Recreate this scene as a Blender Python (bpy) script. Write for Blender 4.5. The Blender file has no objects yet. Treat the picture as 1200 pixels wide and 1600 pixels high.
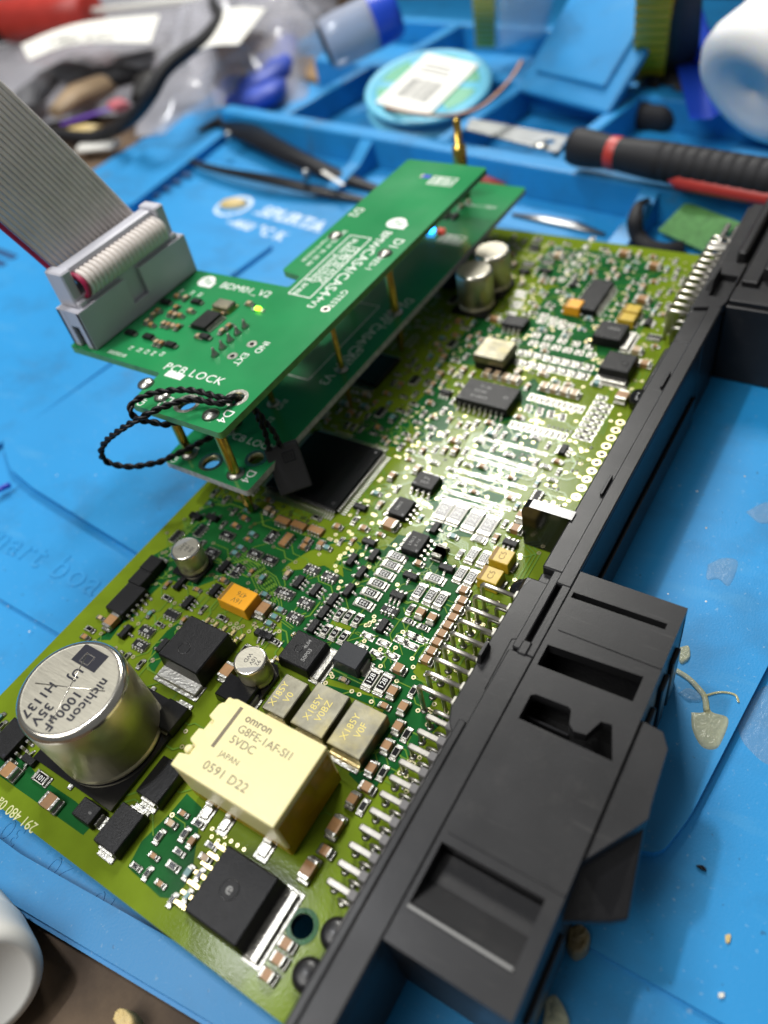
"""A repair bench: an opened car control unit under a probe adapter, on a blue silicone mat."""
import bpy, bmesh, math, random
from mathutils import Vector, Matrix, Euler
from mathutils.geometry import tessellate_polygon

S = 0.0009            # one drawing unit in metres (all coordinates below are drawing units)
scn = bpy.context.scene
R = math.radians

# ------------------------------------------------------------------ camera
cam = bpy.data.cameras.new('Camera')
camo = bpy.data.objects.new('Camera', cam)
scn.collection.objects.link(camo)
scn.camera = camo
cam.sensor_fit = 'VERTICAL'
cam.sensor_height = 36.0
cam.lens = 36.0 * 1204 / 1600
cam.clip_start = 0.005
cam.clip_end = 50.0
cr = ((0.8390, -0.2915, 0.45946), (0.5196, 0.6799, -0.51745), (-0.16155, 0.67287, 0.7219))
camo.matrix_world = Matrix((
    (cr[0][0], cr[0][1], cr[0][2], 120.363 * S),
    (cr[1][0], cr[1][1], cr[1][2], 0.267 * S),
    (cr[2][0], cr[2][1], cr[2][2], 119.401 * S),
    (0, 0, 0, 1)))
cam.dof.use_dof = True
cam.dof.focus_distance = 138 * S
cam.dof.aperture_fstop = 12.0
cam.dof.aperture_blades = 0

# ------------------------------------------------------------------ room light
world = bpy.data.worlds.new('World')
scn.world = world
world.use_nodes = True
wb = world.node_tree.nodes['Background']
wb.inputs['Color'].default_value = (0.95, 0.97, 1.0, 1)
wb.inputs['Strength'].default_value = 0.15


def area_lamp(name, loc, target, size, power, color, size_y=None):
    l = bpy.data.lights.new(name, 'AREA')
    l.energy = power
    l.color = color
    l.shape = 'RECTANGLE' if size_y else 'DISK'
    l.size = size * S
    if size_y:
        l.size_y = size_y * S
    o = bpy.data.objects.new(name, l)
    scn.collection.objects.link(o)
    o.location = Vector(loc) * S
    d = (Vector(target) - Vector(loc)).normalized()
    o.rotation_euler = d.to_track_quat('-Z', 'Y').to_euler()
    return o


area_lamp('ceiling_lamp', (-312, 725, 740), (40, 90, 0), 290, 6.8, (1.0, 0.98, 0.93), 200)
area_lamp('bench_lamp', (-270, 50, 830), (40, 60, 0), 72, 2.3, (0.96, 0.97, 1.0), 30)
area_lamp('room_lamp', (-240, -400, 900), (40, 150, 0), 600, 5.8, (1.0, 0.98, 0.95), 500)

scn.view_settings.view_transform = 'Standard'
scn.view_settings.look = 'None'
scn.view_settings.exposure = 0.0
scn.view_settings.gamma = 1.0
scn.render.engine = 'CYCLES'
scn.cycles.use_denoising = True
scn.cycles.max_bounces = 8
scn.cycles.transparent_max_bounces = 12
scn.cycles.caustics_reflective = False
scn.cycles.caustics_refractive = False
scn.cycles.sample_clamp_indirect = 6.0

# ------------------------------------------------------------------ materials
MATS = {}


def mat(name, col, rough=0.5, metal=0.0, noise=0.0, nscale=300.0, bump=0.0, bscale=900.0, coat=0.0,
        spec=0.5, sss=0.0, trans=0.0, alpha=1.0, emit=None, dirt=None, stretch=None, rvar=0.0, ior=1.45):
    m = bpy.data.materials.new(name)
    m.use_nodes = True
    nt = m.node_tree
    b = nt.nodes['Principled BSDF']
    b.inputs['Roughness'].default_value = rough
    b.inputs['Metallic'].default_value = metal
    b.inputs['Base Color'].default_value = (*col, 1)
    b.inputs['Specular IOR Level'].default_value = spec
    b.inputs['Coat Weight'].default_value = coat
    b.inputs['Coat Roughness'].default_value = 0.12
    b.inputs['IOR'].default_value = ior
    b.inputs['Alpha'].default_value = alpha
    if sss:
        b.inputs['Subsurface Weight'].default_value = sss
        b.inputs['Subsurface Radius'].default_value = (1.0, 0.6, 0.2)
        b.inputs['Subsurface Scale'].default_value = 2.5 * S
    if trans:
        b.inputs['Transmission Weight'].default_value = trans
    if emit:
        b.inputs['Emission Color'].default_value = (*emit[0], 1)
        b.inputs['Emission Strength'].default_value = emit[1]
    tc = nt.nodes.new('ShaderNodeTexCoord')
    vec = tc.outputs['Object']
    if stretch:
        mp = nt.nodes.new('ShaderNodeMapping')
        mp.inputs['Scale'].default_value = stretch
        nt.links.new(vec, mp.inputs['Vector'])
        vec = mp.outputs['Vector']
    colout = None
    if noise:
        n = nt.nodes.new('ShaderNodeTexNoise')
        n.inputs['Scale'].default_value = nscale
        n.inputs['Detail'].default_value = 5
        nt.links.new(vec, n.inputs['Vector'])
        r = nt.nodes.new('ShaderNodeMapRange')
        r.inputs['From Min'].default_value = 0.3
        r.inputs['From Max'].default_value = 0.7
        r.inputs['To Min'].default_value = 1 - noise
        r.inputs['To Max'].default_value = 1 + noise
        nt.links.new(n.outputs['Fac'], r.inputs['Value'])
        mx = nt.nodes.new('ShaderNodeVectorMath')
        mx.operation = 'SCALE'
        mx.inputs[0].default_value = col
        nt.links.new(r.outputs['Result'], mx.inputs['Scale'])
        colout = mx.outputs['Vector']
    if dirt:
        dcol, dscale, lo, hi, amt = dirt
        n = nt.nodes.new('ShaderNodeTexNoise')
        n.inputs['Scale'].default_value = dscale
        n.inputs['Detail'].default_value = 8
        n.inputs['Roughness'].default_value = 0.65
        nt.links.new(vec, n.inputs['Vector'])
        r = nt.nodes.new('ShaderNodeMapRange')
        r.inputs['From Min'].default_value = lo
        r.inputs['From Max'].default_value = hi
        r.inputs['To Max'].default_value = amt
        nt.links.new(n.outputs['Fac'], r.inputs['Value'])
        mm = nt.nodes.new('ShaderNodeMix')
        mm.data_type = 'RGBA'
        nt.links.new(r.outputs['Result'], mm.inputs['Factor'])
        if colout:
            nt.links.new(colout, mm.inputs['A'])
        else:
            mm.inputs['A'].default_value = (*col, 1)
        mm.inputs['B'].default_value = (*dcol, 1)
        colout = mm.outputs['Result']
    if colout:
        nt.links.new(colout, b.inputs['Base Color'])
    if rvar:
        n = nt.nodes.new('ShaderNodeTexNoise')
        n.inputs['Scale'].default_value = nscale * 0.7
        n.inputs['Detail'].default_value = 6
        nt.links.new(vec, n.inputs['Vector'])
        r = nt.nodes.new('ShaderNodeMapRange')
        r.inputs['From Min'].default_value = 0.3
        r.inputs['From Max'].default_value = 0.7
        r.inputs['To Min'].default_value = max(0.02, rough - rvar)
        r.inputs['To Max'].default_value = min(1, rough + rvar)
        nt.links.new(n.outputs['Fac'], r.inputs['Value'])
        nt.links.new(r.outputs['Result'], b.inputs['Roughness'])
    if bump:
        n = nt.nodes.new('ShaderNodeTexNoise')
        n.inputs['Scale'].default_value = bscale
        n.inputs['Detail'].default_value = 4
        nt.links.new(vec, n.inputs['Vector'])
        bp = nt.nodes.new('ShaderNodeBump')
        bp.inputs['Strength'].default_value = bump
        bp.inputs['Distance'].default_value = 0.3 * S
        nt.links.new(n.outputs['Fac'], bp.inputs['Height'])
        nt.links.new(bp.outputs['Normal'], b.inputs['Normal'])
    MATS[name] = m
    return m


mat('mask_copper', (0.132, 0.192, 0.012), 0.14, spec=0.085, noise=0.16, nscale=120, bump=0.05, bscale=2500, rvar=0.03)
mat('mask_bare', (0.010, 0.085, 0.020), 0.18, spec=0.06, noise=0.25, nscale=150, bump=0.04, bscale=2500, rvar=0.03)
mat('mask_trace', (0.12, 0.235, 0.03), 0.12, spec=0.3)
mat('board_edge', (0.012, 0.13, 0.012), 0.35, noise=0.3, nscale=500)
mat('ink_tan', (0.55, 0.55, 0.28), 0.4)
mat('solder', (0.34, 0.335, 0.30), 0.30, 1.0, bump=0.5, bscale=1500, noise=0.15, nscale=900)
mat('tin', (0.42, 0.41, 0.37), 0.3, 1.0, bump=0.25, bscale=2500, noise=0.2, nscale=1500)
mat('tin_gold', (0.72, 0.58, 0.28), 0.28, 1.0, bump=0.2, bscale=2000)
mat('gold_ring', (0.48, 0.43, 0.26), 0.34, 1.0)
mat('ceramic_tan', (0.30, 0.155, 0.055), 0.42, noise=0.15, nscale=700)
mat('ceramic_pale', (0.42, 0.30, 0.18), 0.4)
mat('ceramic_teal', (0.10, 0.22, 0.22), 0.35)
mat('epoxy', (0.006, 0.006, 0.0065), 0.36, spec=0.25, bump=0.25, bscale=5000, noise=0.2, nscale=800)
mat('epoxy_glossy', (0.005, 0.005, 0.0055), 0.2, spec=0.35, bump=0.08, bscale=5000)
mat('epoxy_grey', (0.016, 0.018, 0.022), 0.38, spec=0.3, bump=0.1, bscale=5000)
mat('resist_white', (0.62, 0.60, 0.52), 0.35)
mat('ink_white', (0.80, 0.80, 0.76), 0.5)
mat('ink_grey', (0.28, 0.28, 0.27), 0.6)
mat('ink_black', (0.012, 0.012, 0.02), 0.35)
mat('alu', (0.84, 0.82, 0.75), 0.42, 1.0, noise=0.1, nscale=400, stretch=(1, 14, 1), bump=0.12, bscale=900, rvar=0.08)
mat('alu_top', (0.37, 0.35, 0.285), 0.42, 0.8, noise=0.1, nscale=400, stretch=(1, 14, 1), bump=0.1, bscale=900, rvar=0.06)
mat('resin', (0.20, 0.16, 0.08), 0.3, noise=0.3, nscale=200)
mat('alu_rim', (0.70, 0.665, 0.58), 0.18, 1.0, noise=0.06, nscale=600)
mat('can_silver', (0.20, 0.19, 0.145), 0.46, 1.0, noise=0.25, nscale=350, bump=0.2, bscale=1200, rvar=0.1)
mat('can_engrave', (0.50, 0.42, 0.12), 0.5, 0.6)
mat('tantalum_orange', (0.80, 0.36, 0.015), 0.32)
mat('tantalum_yellow', (0.50, 0.34, 0.02), 0.36, noise=0.15, nscale=900)
mat('ink_brown', (0.22, 0.12, 0.01), 0.5)
mat('relay_cream', (0.79, 0.70, 0.36), 0.36, sss=0.25, noise=0.03, nscale=60, bump=0.04, bscale=800)
mat('relay_amber_and_shade', (0.46, 0.26, 0.006), 0.22, trans=0.08, bump=0.5, bscale=500, noise=0.2, nscale=200)
mat('relay_ink', (0.16, 0.13, 0.08), 0.5)
mat('black_plastic', (0.016, 0.016, 0.017), 0.38, spec=0.36, noise=0.25, nscale=90, bump=0.06, bscale=4500, rvar=0.06,
    dirt=((0.05, 0.048, 0.045), 300, 0.55, 0.85, 0.4))
mat('black_plastic_dark', (0.010, 0.010, 0.011), 0.32, bump=0.2, bscale=1200)
mat('black_gloss', (0.008, 0.008, 0.009), 0.15)
mat('grey_comb', (0.13, 0.125, 0.125), 0.5, bump=0.1, bscale=1500)
mat('pin_tin', (0.62, 0.585, 0.52), 0.33, 1.0, noise=0.2, nscale=400, bump=0.1, bscale=1500)
mat('pin_tin_dull', (0.36, 0.345, 0.31), 0.42, 1.0, noise=0.25, nscale=400)
mat('adapter_mask', (0.018, 0.225, 0.072), 0.2, noise=0.12, nscale=60, bump=0.04, bscale=1800, rvar=0.07)
mat('adapter_edge', (0.11, 0.30, 0.085), 0.45, noise=0.2, nscale=600)
mat('adapter_edge_grey', (0.42, 0.42, 0.40), 0.6, noise=0.3, nscale=900)
mat('brass', (0.62, 0.42, 0.09), 0.27, 1.0, noise=0.2, nscale=500)
mat('idc_grey', (0.53, 0.53, 0.58), 0.42, noise=0.05, nscale=80, bump=0.05, bscale=1500)
mat('idc_dark', (0.03, 0.03, 0.035), 0.5)
mat('wire_grey', (0.72, 0.66, 0.61), 0.42, noise=0.06, nscale=200)
mat('wire_red', (0.38, 0.015, 0.07), 0.42)
mat('cord_black', (0.006, 0.006, 0.007), 0.4, spec=0.3)
mat('mat_blue', (0.018, 0.25, 0.56), 0.46, noise=0.09, nscale=16, bump=0.12, bscale=2600, rvar=0.10,
    dirt=((0.05, 0.09, 0.13), 26, 0.60, 0.78, 0.55))
mat('mat_blue_side', (0.018, 0.225, 0.50), 0.42, noise=0.08, nscale=30, bump=0.08, bscale=2600)
mat('mat_slot', (0.006, 0.05, 0.15), 0.6)
mat('print_white', (0.72, 0.80, 0.86), 0.6, dirt=((0.03, 0.24, 0.62), 700, 0.46, 0.62, 0.8))
mat('bench_wood', (0.085, 0.052, 0.028), 0.7, noise=0.55, nscale=45, bump=0.5, bscale=400,
    dirt=((0.22, 0.15, 0.085), 25, 0.50, 0.75, 0.7))
mat('white_plastic', (0.72, 0.71, 0.66), 0.42, noise=0.04, nscale=60, dirt=((0.30, 0.24, 0.17), 70, 0.58, 0.75, 0.5))
mat('glue', (0.70, 0.66, 0.34), 0.10, trans=0.15, bump=1.0, bscale=1300, alpha=0.6)
mat('tag_plastic', (0.024, 0.024, 0.027), 0.5)
mat('glue_clear', (0.55, 0.66, 0.70), 0.2, trans=0.5, alpha=0.28, bump=1.0, bscale=1300)
mat('putty', (0.62, 0.47, 0.20), 0.5, noise=0.15, nscale=200)
mat('led_green', (0.25, 0.9, 0.02), 0.3, emit=((0.30, 1.0, 0.02), 7.0))
mat('led_blue', (0.02, 0.3, 0.95), 0.3, emit=((0.02, 0.30, 1.0), 14.0))
mat('led_red', (0.85, 0.10, 0.07), 0.3, emit=((1.0, 0.12, 0.08), 0.25))
mat('tool_black', (0.007, 0.008, 0.011), 0.30, spec=0.3, noise=0.2, nscale=100)
mat('rubber_black', (0.016, 0.016, 0.018), 0.6, spec=0.3, bump=0.2, bscale=900)
mat('tool_red', (0.42, 0.035, 0.025), 0.42, noise=0.12, nscale=100)
mat('steel', (0.34, 0.35, 0.35), 0.42, 1.0, noise=0.35, nscale=120, stretch=(1, 6, 1))
mat('spool_blue', (0.14, 0.50, 0.68), 0.35, noise=0.05, nscale=60)
mat('spool_green', (0.02, 0.30, 0.15), 0.4)
mat('paper', (0.78, 0.77, 0.71), 0.6, noise=0.03, nscale=200)
mat('paper_print', (0.10, 0.10, 0.10), 0.6)
mat('copper_braid', (0.30, 0.16, 0.10), 0.45, 0.4)
mat('bottle_white', (0.86, 0.86, 0.85), 0.5, spec=0.3, sss=0.3, trans=0.05, noise=0.03, nscale=30)
mat('cap_blue', (0.015, 0.07, 0.55), 0.35)
mat('bag_film', (0.66, 0.66, 0.72), 0.12, trans=0.2, alpha=0.46, bump=0.7, bscale=45, rvar=0.05)
mat('clear_tube', (0.55, 0.58, 0.68), 0.15, trans=0.3, alpha=0.8)
mat('can_side', (0.60, 0.555, 0.38), 0.42, 1.0, noise=0.1, nscale=300, bump=0.08, bscale=900, rvar=0.06)  # yellow reflection of the board put into the side colour
mat('bag_inner', (0.16, 0.16, 0.17), 0.5, noise=0.5, nscale=40)
mat('glove_blue', (0.035, 0.075, 0.40), 0.5, noise=0.3, nscale=60, bump=1.0, bscale=110)
mat('yellow_film', (0.62, 0.40, 0.01), 0.3, bump=0.4, bscale=300)
mat('case_dark', (0.016, 0.015, 0.014), 0.6, noise=0.3, nscale=20)
mat('card_brown', (0.24, 0.15, 0.07), 0.7, noise=0.2, nscale=40)
mat('purple', (0.13, 0.05, 0.40), 0.4)
mat('pink', (0.55, 0.14, 0.17), 0.5)
mat('chip_blue', (0.03, 0.06, 0.5), 0.3)
mat('pin_bright', (0.55, 0.54, 0.50), 0.38, 1.0)
mat('ic_blue', (0.005, 0.03, 0.08), 0.35)


def scuff(m, col, specs):
    """wear laid over a finished material: each spec is (scale, stretch, low, high, amount, colour)"""
    nt = m.node_tree
    b = nt.nodes['Principled BSDF']
    src = b.inputs['Base Color'].links[0].from_socket
    tc = nt.nodes.new('ShaderNodeTexCoord')
    for scale, stretch, rot, lo, hi, amt, c in specs:
        mp = nt.nodes.new('ShaderNodeMapping')
        mp.inputs['Scale'].default_value = stretch
        mp.inputs['Rotation'].default_value = (0, 0, R(rot))
        nt.links.new(tc.outputs['Object'], mp.inputs['Vector'])
        n = nt.nodes.new('ShaderNodeTexNoise')
        n.inputs['Scale'].default_value = scale
        n.inputs['Detail'].default_value = 7
        n.inputs['Roughness'].default_value = 0.6
        nt.links.new(mp.outputs['Vector'], n.inputs['Vector'])
        r = nt.nodes.new('ShaderNodeMapRange')
        r.inputs['From Min'].default_value = lo
        r.inputs['From Max'].default_value = hi
        r.inputs['To Max'].default_value = amt
        nt.links.new(n.outputs['Fac'], r.inputs['Value'])
        mm = nt.nodes.new('ShaderNodeMix')
        mm.data_type = 'RGBA'
        nt.links.new(r.outputs['Result'], mm.inputs['Factor'])
        nt.links.new(src, mm.inputs['A'])
        mm.inputs['B'].default_value = (*c, 1)
        src = mm.outputs['Result']
    nt.links.new(src, b.inputs['Base Color'])


scuff(MATS['mat_blue'], None, [
    (55, (1, 1, 1), 0, 0.50, 0.68, 0.40, (0.022, 0.13, 0.27)),
    (38, (1, 4, 1), 28, 0.57, 0.70, 0.24, (0.10, 0.34, 0.56)),
    (26, (1, 3, 1), -38, 0.55, 0.70, 0.22, (0.02, 0.12, 0.26)),
    (1100, (1, 1, 1), 0, 0.64, 0.70, 0.40, (0.30, 0.46, 0.58)),
    (700, (1, 1, 1), 0, 0.68, 0.72, 0.50, (0.02, 0.03, 0.04)),
    (26, (1, 1, 1), 0, 0.60, 0.72, 0.55, (0.10, 0.10, 0.08)),
])
scuff(MATS['black_plastic'], None, [
    (120, (1, 10, 1), 20, 0.62, 0.78, 0.5, (0.07, 0.068, 0.065)),
    (1500, (1, 1, 1), 0, 0.70, 0.77, 0.4, (0.12, 0.118, 0.115)),
    (30, (1, 1, 1), 0, 0.52, 0.80, 0.5, (0.045, 0.044, 0.042)),
])
scuff(MATS['relay_cream'], None, [(45, (1, 1, 1), 0, 0.5, 0.8, 0.35, (0.72, 0.52, 0.13)), (1200, (1, 1, 1), 0, 0.70, 0.76, 0.4, (0.35, 0.27, 0.10))])
scuff(MATS['can_silver'], None, [(160, (1, 1, 1), 0, 0.45, 0.7, 0.6, (0.34, 0.29, 0.12))])


# ------------------------------------------------------------------ geometry helpers
class MB:
    """Collects shapes in drawing units and links them as one mesh object."""

    def __init__(self):
        self.v, self.f, self.m, self.s = [], [], [], []
        self.mats = []

    def mi(self, name):
        if name not in self.mats:
            self.mats.append(name)
        return self.mats.index(name)

    def add(self, vs, fs, mt, smooth=False):
        k = len(self.v)
        i = self.mi(mt)
        self.v += [tuple(p) for p in vs]
        for f in fs:
            self.f.append([k + a for a in f])
            self.m.append(i)
            self.s.append(smooth)
        return self

    def box(self, x0, x1, y0, y1, z0, z1, mt, rot=None, bev=0.0, seg=1, taper=0.0):
        """box; taper pulls the top in on every side; rot is a matrix applied to the points"""
        if bev:
            bm = bmesh.new()
            bmesh.ops.create_cube(bm, size=1)
            for v in bm.verts:
                v.co = Vector((x0 + (v.co.x + .5) * (x1 - x0), y0 + (v.co.y + .5) * (y1 - y0), z0 + (v.co.z + .5) * (z1 - z0)))
                if taper and v.co.z > (z0 + z1) / 2:
                    v.co.x += taper if v.co.x < (x0 + x1) / 2 else -taper
                    v.co.y += taper if v.co.y < (y0 + y1) / 2 else -taper
            bmesh.ops.bevel(bm, geom=bm.edges[:], offset=bev, segments=seg, affect='EDGES', profile=0.5)
            bm.verts.ensure_lookup_table()
            vs = [v.co.copy() for v in bm.verts]
            fs = [[v.index for v in f.verts] for f in bm.faces]
            bm.free()
        else:
            t = taper
            vs = [Vector(p) for p in ((x0, y0, z0), (x1, y0, z0), (x1, y1, z0), (x0, y1, z0),
                                      (x0 + t, y0 + t, z1), (x1 - t, y0 + t, z1), (x1 - t, y1 - t, z1), (x0 + t, y1 - t, z1))]
            fs = [(3, 2, 1, 0), (4, 5, 6, 7), (0, 1, 5, 4), (1, 2, 6, 5), (2, 3, 7, 6), (3, 0, 4, 7)]
        if rot is not None:
            vs = [rot @ p for p in vs]
        return self.add(vs, fs, mt)

    def lathe(self, prof, mt, n=24, xf=None, mats=None, cap0=True, cap1=True):
        """prof: list of (r, z); revolved round z, then transformed by xf"""
        vs = []
        for r, z in prof:
            for k in range(n):
                a = 2 * math.pi * k / n
                vs.append(Vector((r * math.cos(a), r * math.sin(a), z)))
        if xf is not None:
            vs = [xf @ p for p in vs]
        k0 = len(self.v)
        self.v += [tuple(p) for p in vs]
        for j in range(len(prof) - 1):
            i = self.mi(mats[j] if mats else mt)
            for k in range(n):
                k2 = (k + 1) % n
                self.f.append([k0 + j * n + k, k0 + j * n + k2, k0 + (j + 1) * n + k2, k0 + (j + 1) * n + k])
                self.m.append(i)
                self.s.append(True)
        for on, j, mm in ((cap0, 0, mats[0] if mats else mt), (cap1, len(prof) - 1, mats[-1] if mats else mt)):
            if on and prof[j][0] > 1e-6:
                f = [k0 + j * n + k for k in range(n)]
                self.f.append(f[::-1] if j == 0 else f)
                self.m.append(self.mi(mm))
                self.s.append(False)
        return self

    def tube(self, pts, rad, mt, n=8, caps=True, flat=1.0):
        pts = [Vector(p) for p in pts]
        rads = rad if isinstance(rad, (list, tuple)) else [rad] * len(pts)
        k0 = len(self.v)
        i = self.mi(mt)
        prev = None
        for j, p in enumerate(pts):
            d = (pts[min(j + 1, len(pts) - 1)] - pts[max(j - 1, 0)]).normalized()
            if prev is None:
                up = Vector((0, 0, 1)) if abs(d.z) < 0.9 else Vector((1, 0, 0))
                u = d.cross(up).normalized()
            else:
                u = (prev - d * prev.dot(d)).normalized()
            prev = u
            w = d.cross(u).normalized()
            for k in range(n):
                a = 2 * math.pi * k / n
                self.v.append(tuple(p + (u * math.cos(a) + w * math.sin(a) * flat) * rads[j]))
        for j in range(len(pts) - 1):
            for k in range(n):
                k2 = (k + 1) % n
                self.f.append([k0 + j * n + k, k0 + j * n + k2, k0 + (j + 1) * n + k2, k0 + (j + 1) * n + k])
                self.m.append(i)
                self.s.append(True)
        if caps:
            self.f.append([k0 + k for k in range(n)][::-1])
            self.f.append([k0 + (len(pts) - 1) * n + k for k in range(n)])
            self.m += [i, i]
            self.s += [False, False]
        return self

    def prism(self, outer, z0, z1, mt, side=None, holes=(), side_hole=None):
        """a plate of the outline `outer` with real through-holes"""
        loops = [list(outer)] + [list(h) for h in holes]
        flat = [Vector((p[0], p[1], 0)) for l in loops for p in l]
        tris = tessellate_polygon([[Vector((p[0], p[1], 0)) for p in l] for l in loops])
        n = len(flat)
        k0 = len(self.v)
        self.v += [(p.x, p.y, z0) for p in flat] + [(p.x, p.y, z1) for p in flat]
        it, isd = self.mi(mt), self.mi(side or mt)
        for t in tris:
            a, b, c = (flat[i] for i in t)
            t = list(t)
            if (b - a).cross(c - a).z < 0:
                t.reverse()
            self.f += [[k0 + n + i for i in t], [k0 + i for i in reversed(t)]]
            self.m += [it, it]
            self.s += [False, False]
        o = 0
        for li, l in enumerate(loops):
            area = sum(l[i][0] * l[(i + 1) % len(l)][1] - l[(i + 1) % len(l)][0] * l[i][1] for i in range(len(l)))
            for i in range(len(l)):
                j = (i + 1) % len(l)
                f = [k0 + o + i, k0 + o + j, k0 + n + o + j, k0 + n + o + i]
                if (area < 0) != (li > 0):
                    f.reverse()
                self.f.append(f)
                self.m.append(self.mi(side_hole) if (li > 0 and side_hole) else isd)
                self.s.append(li > 0 and len(l) > 8)
            o += len(l)
        return self

    def ribbon(self, pts, w, z, mt):
        """a flat copper track of width w along pts (x, y), mitred"""
        pts = [Vector((p[0], p[1])) for p in pts]
        L, Rr = [], []
        for j, p in enumerate(pts):
            d0 = (p - pts[j - 1]).normalized() if j else (pts[1] - p).normalized()
            d1 = (pts[j + 1] - p).normalized() if j < len(pts) - 1 else d0
            t = (d0 + d1)
            t = t.normalized() if t.length > 1e-6 else d0
            nrm = Vector((-t.y, t.x))
            k = w / 2 / max(0.5, nrm.dot(Vector((-d0.y, d0.x))))
            L.append(p + nrm * k)
            Rr.append(p - nrm * k)
        vs = [(p.x, p.y, z) for p in L] + [(p.x, p.y, z) for p in Rr]
        n = len(pts)
        return self.add(vs, [(j, n + j, n + j + 1, j + 1) for j in range(n - 1)], mt)

    def dome(self, x, y, z, rx, ry, h, mt, n=8, rings=3):
        """a solder bead"""
        vs, fs = [], []
        for j in range(rings):
            a = j / rings * math.pi / 2
            for k in range(n):
                t = 2 * math.pi * k / n
                vs.append((x + rx * math.cos(a) * math.cos(t), y + ry * math.cos(a) * math.sin(t), z + h * math.sin(a)))
        vs.append((x, y, z + h))
        for j in range(rings - 1):
            for k in range(n):
                fs.append((j * n + k, j * n + (k + 1) % n, (j + 1) * n + (k + 1) % n, (j + 1) * n + k))
        for k in range(n):
            fs.append(((rings - 1) * n + k, (rings - 1) * n + (k + 1) % n, rings * n))
        return self.add(vs, fs, mt, True)

    def ring(self, x, y, z, r0, r1, mt, n=12):
        vs = [(x + r * math.cos(2 * math.pi * k / n), y + r * math.sin(2 * math.pi * k / n), z) for r in (r0, r1) for k in range(n)]
        return self.add(vs, [(k, n + k, n + (k + 1) % n, (k + 1) % n)[::-1] for k in range(n)][::1], mt)

    def disc(self, x, y, z, r, mt, n=12, ry=None):
        return self.add([(x + r * math.cos(2 * math.pi * k / n), y + (ry or r) * math.sin(2 * math.pi * k / n), z) for k in range(n)],
                        [tuple(range(n))], mt)

    def mesh(self, name):
        me = bpy.data.meshes.new(name)
        me.from_pydata([(a * S, b * S, c * S) for a, b, c in self.v], [], self.f)
        for n in self.mats:
            me.materials.append(MATS[n])
        me.polygons.foreach_set('material_index', self.m)
        me.polygons.foreach_set('use_smooth', self.s)
        me.update()
        return me

    def build(self, name, parent=None, loc=(0, 0, 0), rz=0.0, **props):
        return put(name, self.mesh(name), parent, loc, rz, **props)


def put(name, me, parent=None, loc=(0, 0, 0), rz=0.0, rot=None, **props):
    o = bpy.data.objects.new(name, me)
    scn.collection.objects.link(o)
    o.location = Vector(loc) * S
    o.rotation_euler = rot if rot is not None else (0, 0, R(rz))
    if parent is not None:
        o.parent = parent
    for k, v in props.items():
        o[k] = v
    return o


def thing(name, label, category, loc=(0, 0, 0), rz=0, group=None):
    o = bpy.data.objects.new(name, None)
    scn.collection.objects.link(o)
    o.empty_display_size = 0.005
    o.location = Vector(loc) * S
    o.rotation_euler = (0, 0, R(rz))
    o['label'], o['category'] = label, category
    if group:
        o['group'] = group
    return o


_text = {}


def text_mesh(s, size, mt, extr=0.006, align='CENTER', squeeze=1.0, spacing=1.0, bold=0.0):
    key = (s, size, mt, align, squeeze, spacing, bold, extr)
    if key in _text:
        return _text[key]
    cu = bpy.data.curves.new('lettering', 'FONT')
    cu.body = s
    cu.size = size / 0.7 * S          # size is the height of a capital
    cu.align_x = align
    cu.align_y = 'CENTER'
    cu.extrude = extr * S
    cu.offset = bold * S
    cu.space_character = spacing
    cu.resolution_u = 3
    o = bpy.data.objects.new('lettering', cu)
    scn.collection.objects.link(o)
    dg = bpy.context.evaluated_depsgraph_get()
    me = bpy.data.meshes.new_from_object(o.evaluated_get(dg))
    bpy.data.objects.remove(o)
    bpy.data.curves.remove(cu)
    for v in me.vertices:
        v.co.x *= squeeze
    me.materials.clear()
    me.materials.append(MATS[mt])
    me.name = 'lettering'
    _text[key] = me
    return me


def lettering(s, size, mt, parent, loc, rz=0, rot=None, **kw):
    return put('lettering', text_mesh(s, size, mt, **kw), parent, loc, rz, rot)


def smooth_path(pts, n=6):
    """Catmull-Rom through the points"""
    P = [Vector(p) for p in pts]
    P = [2 * P[0] - P[1]] + P + [2 * P[-1] - P[-2]]
    out = []
    for i in range(1, len(P) - 2):
        a, b, c, d = P[i - 1:i + 3]
        for k in range(n):
            t = k / n
            out.append(0.5 * ((2 * b) + (c - a) * t + (2 * a - 5 * b + 4 * c - d) * t * t + (3 * b - a - 3 * c + d) * t ** 3))
    out.append(P[-2])
    return out


def soften(o, w, seg=2):
    """rounds the outer edges a little"""
    m = o.modifiers.new('edge', 'BEVEL')
    m.width = w * S
    m.segments = seg
    m.limit_method = 'ANGLE'
    m.angle_limit = R(35)
    return o


def circle(x, y, r, n=20):
    return [(x + r * math.cos(2 * math.pi * k / n), y + r * math.sin(2 * math.pi * k / n)) for k in range(n)]


def rounded(x0, x1, y0, y1, r, n=5):
    pts = []
    for cx, cy, a0 in ((x1 - r, y0 + r, -90), (x1 - r, y1 - r, 0), (x0 + r, y1 - r, 90), (x0 + r, y0 + r, 180)):
        for k in range(n + 1):
            a = R(a0 + 90 * k / n)
            pts.append((cx + r * math.cos(a), cy + r * math.sin(a)))
    return pts


def frame_xf(loc, zaxis, xhint=(1, 0, 0)):
    """a matrix that puts local z along zaxis at loc"""
    z = Vector(zaxis).normalized()
    x = Vector(xhint)
    x = (x - z * x.dot(z)).normalized()
    y = z.cross(x)
    return Matrix(((x.x, y.x, z.x, loc[0]), (x.y, y.y, z.y, loc[1]), (x.z, y.z, z.z, loc[2]), (0, 0, 0, 1)))


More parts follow.
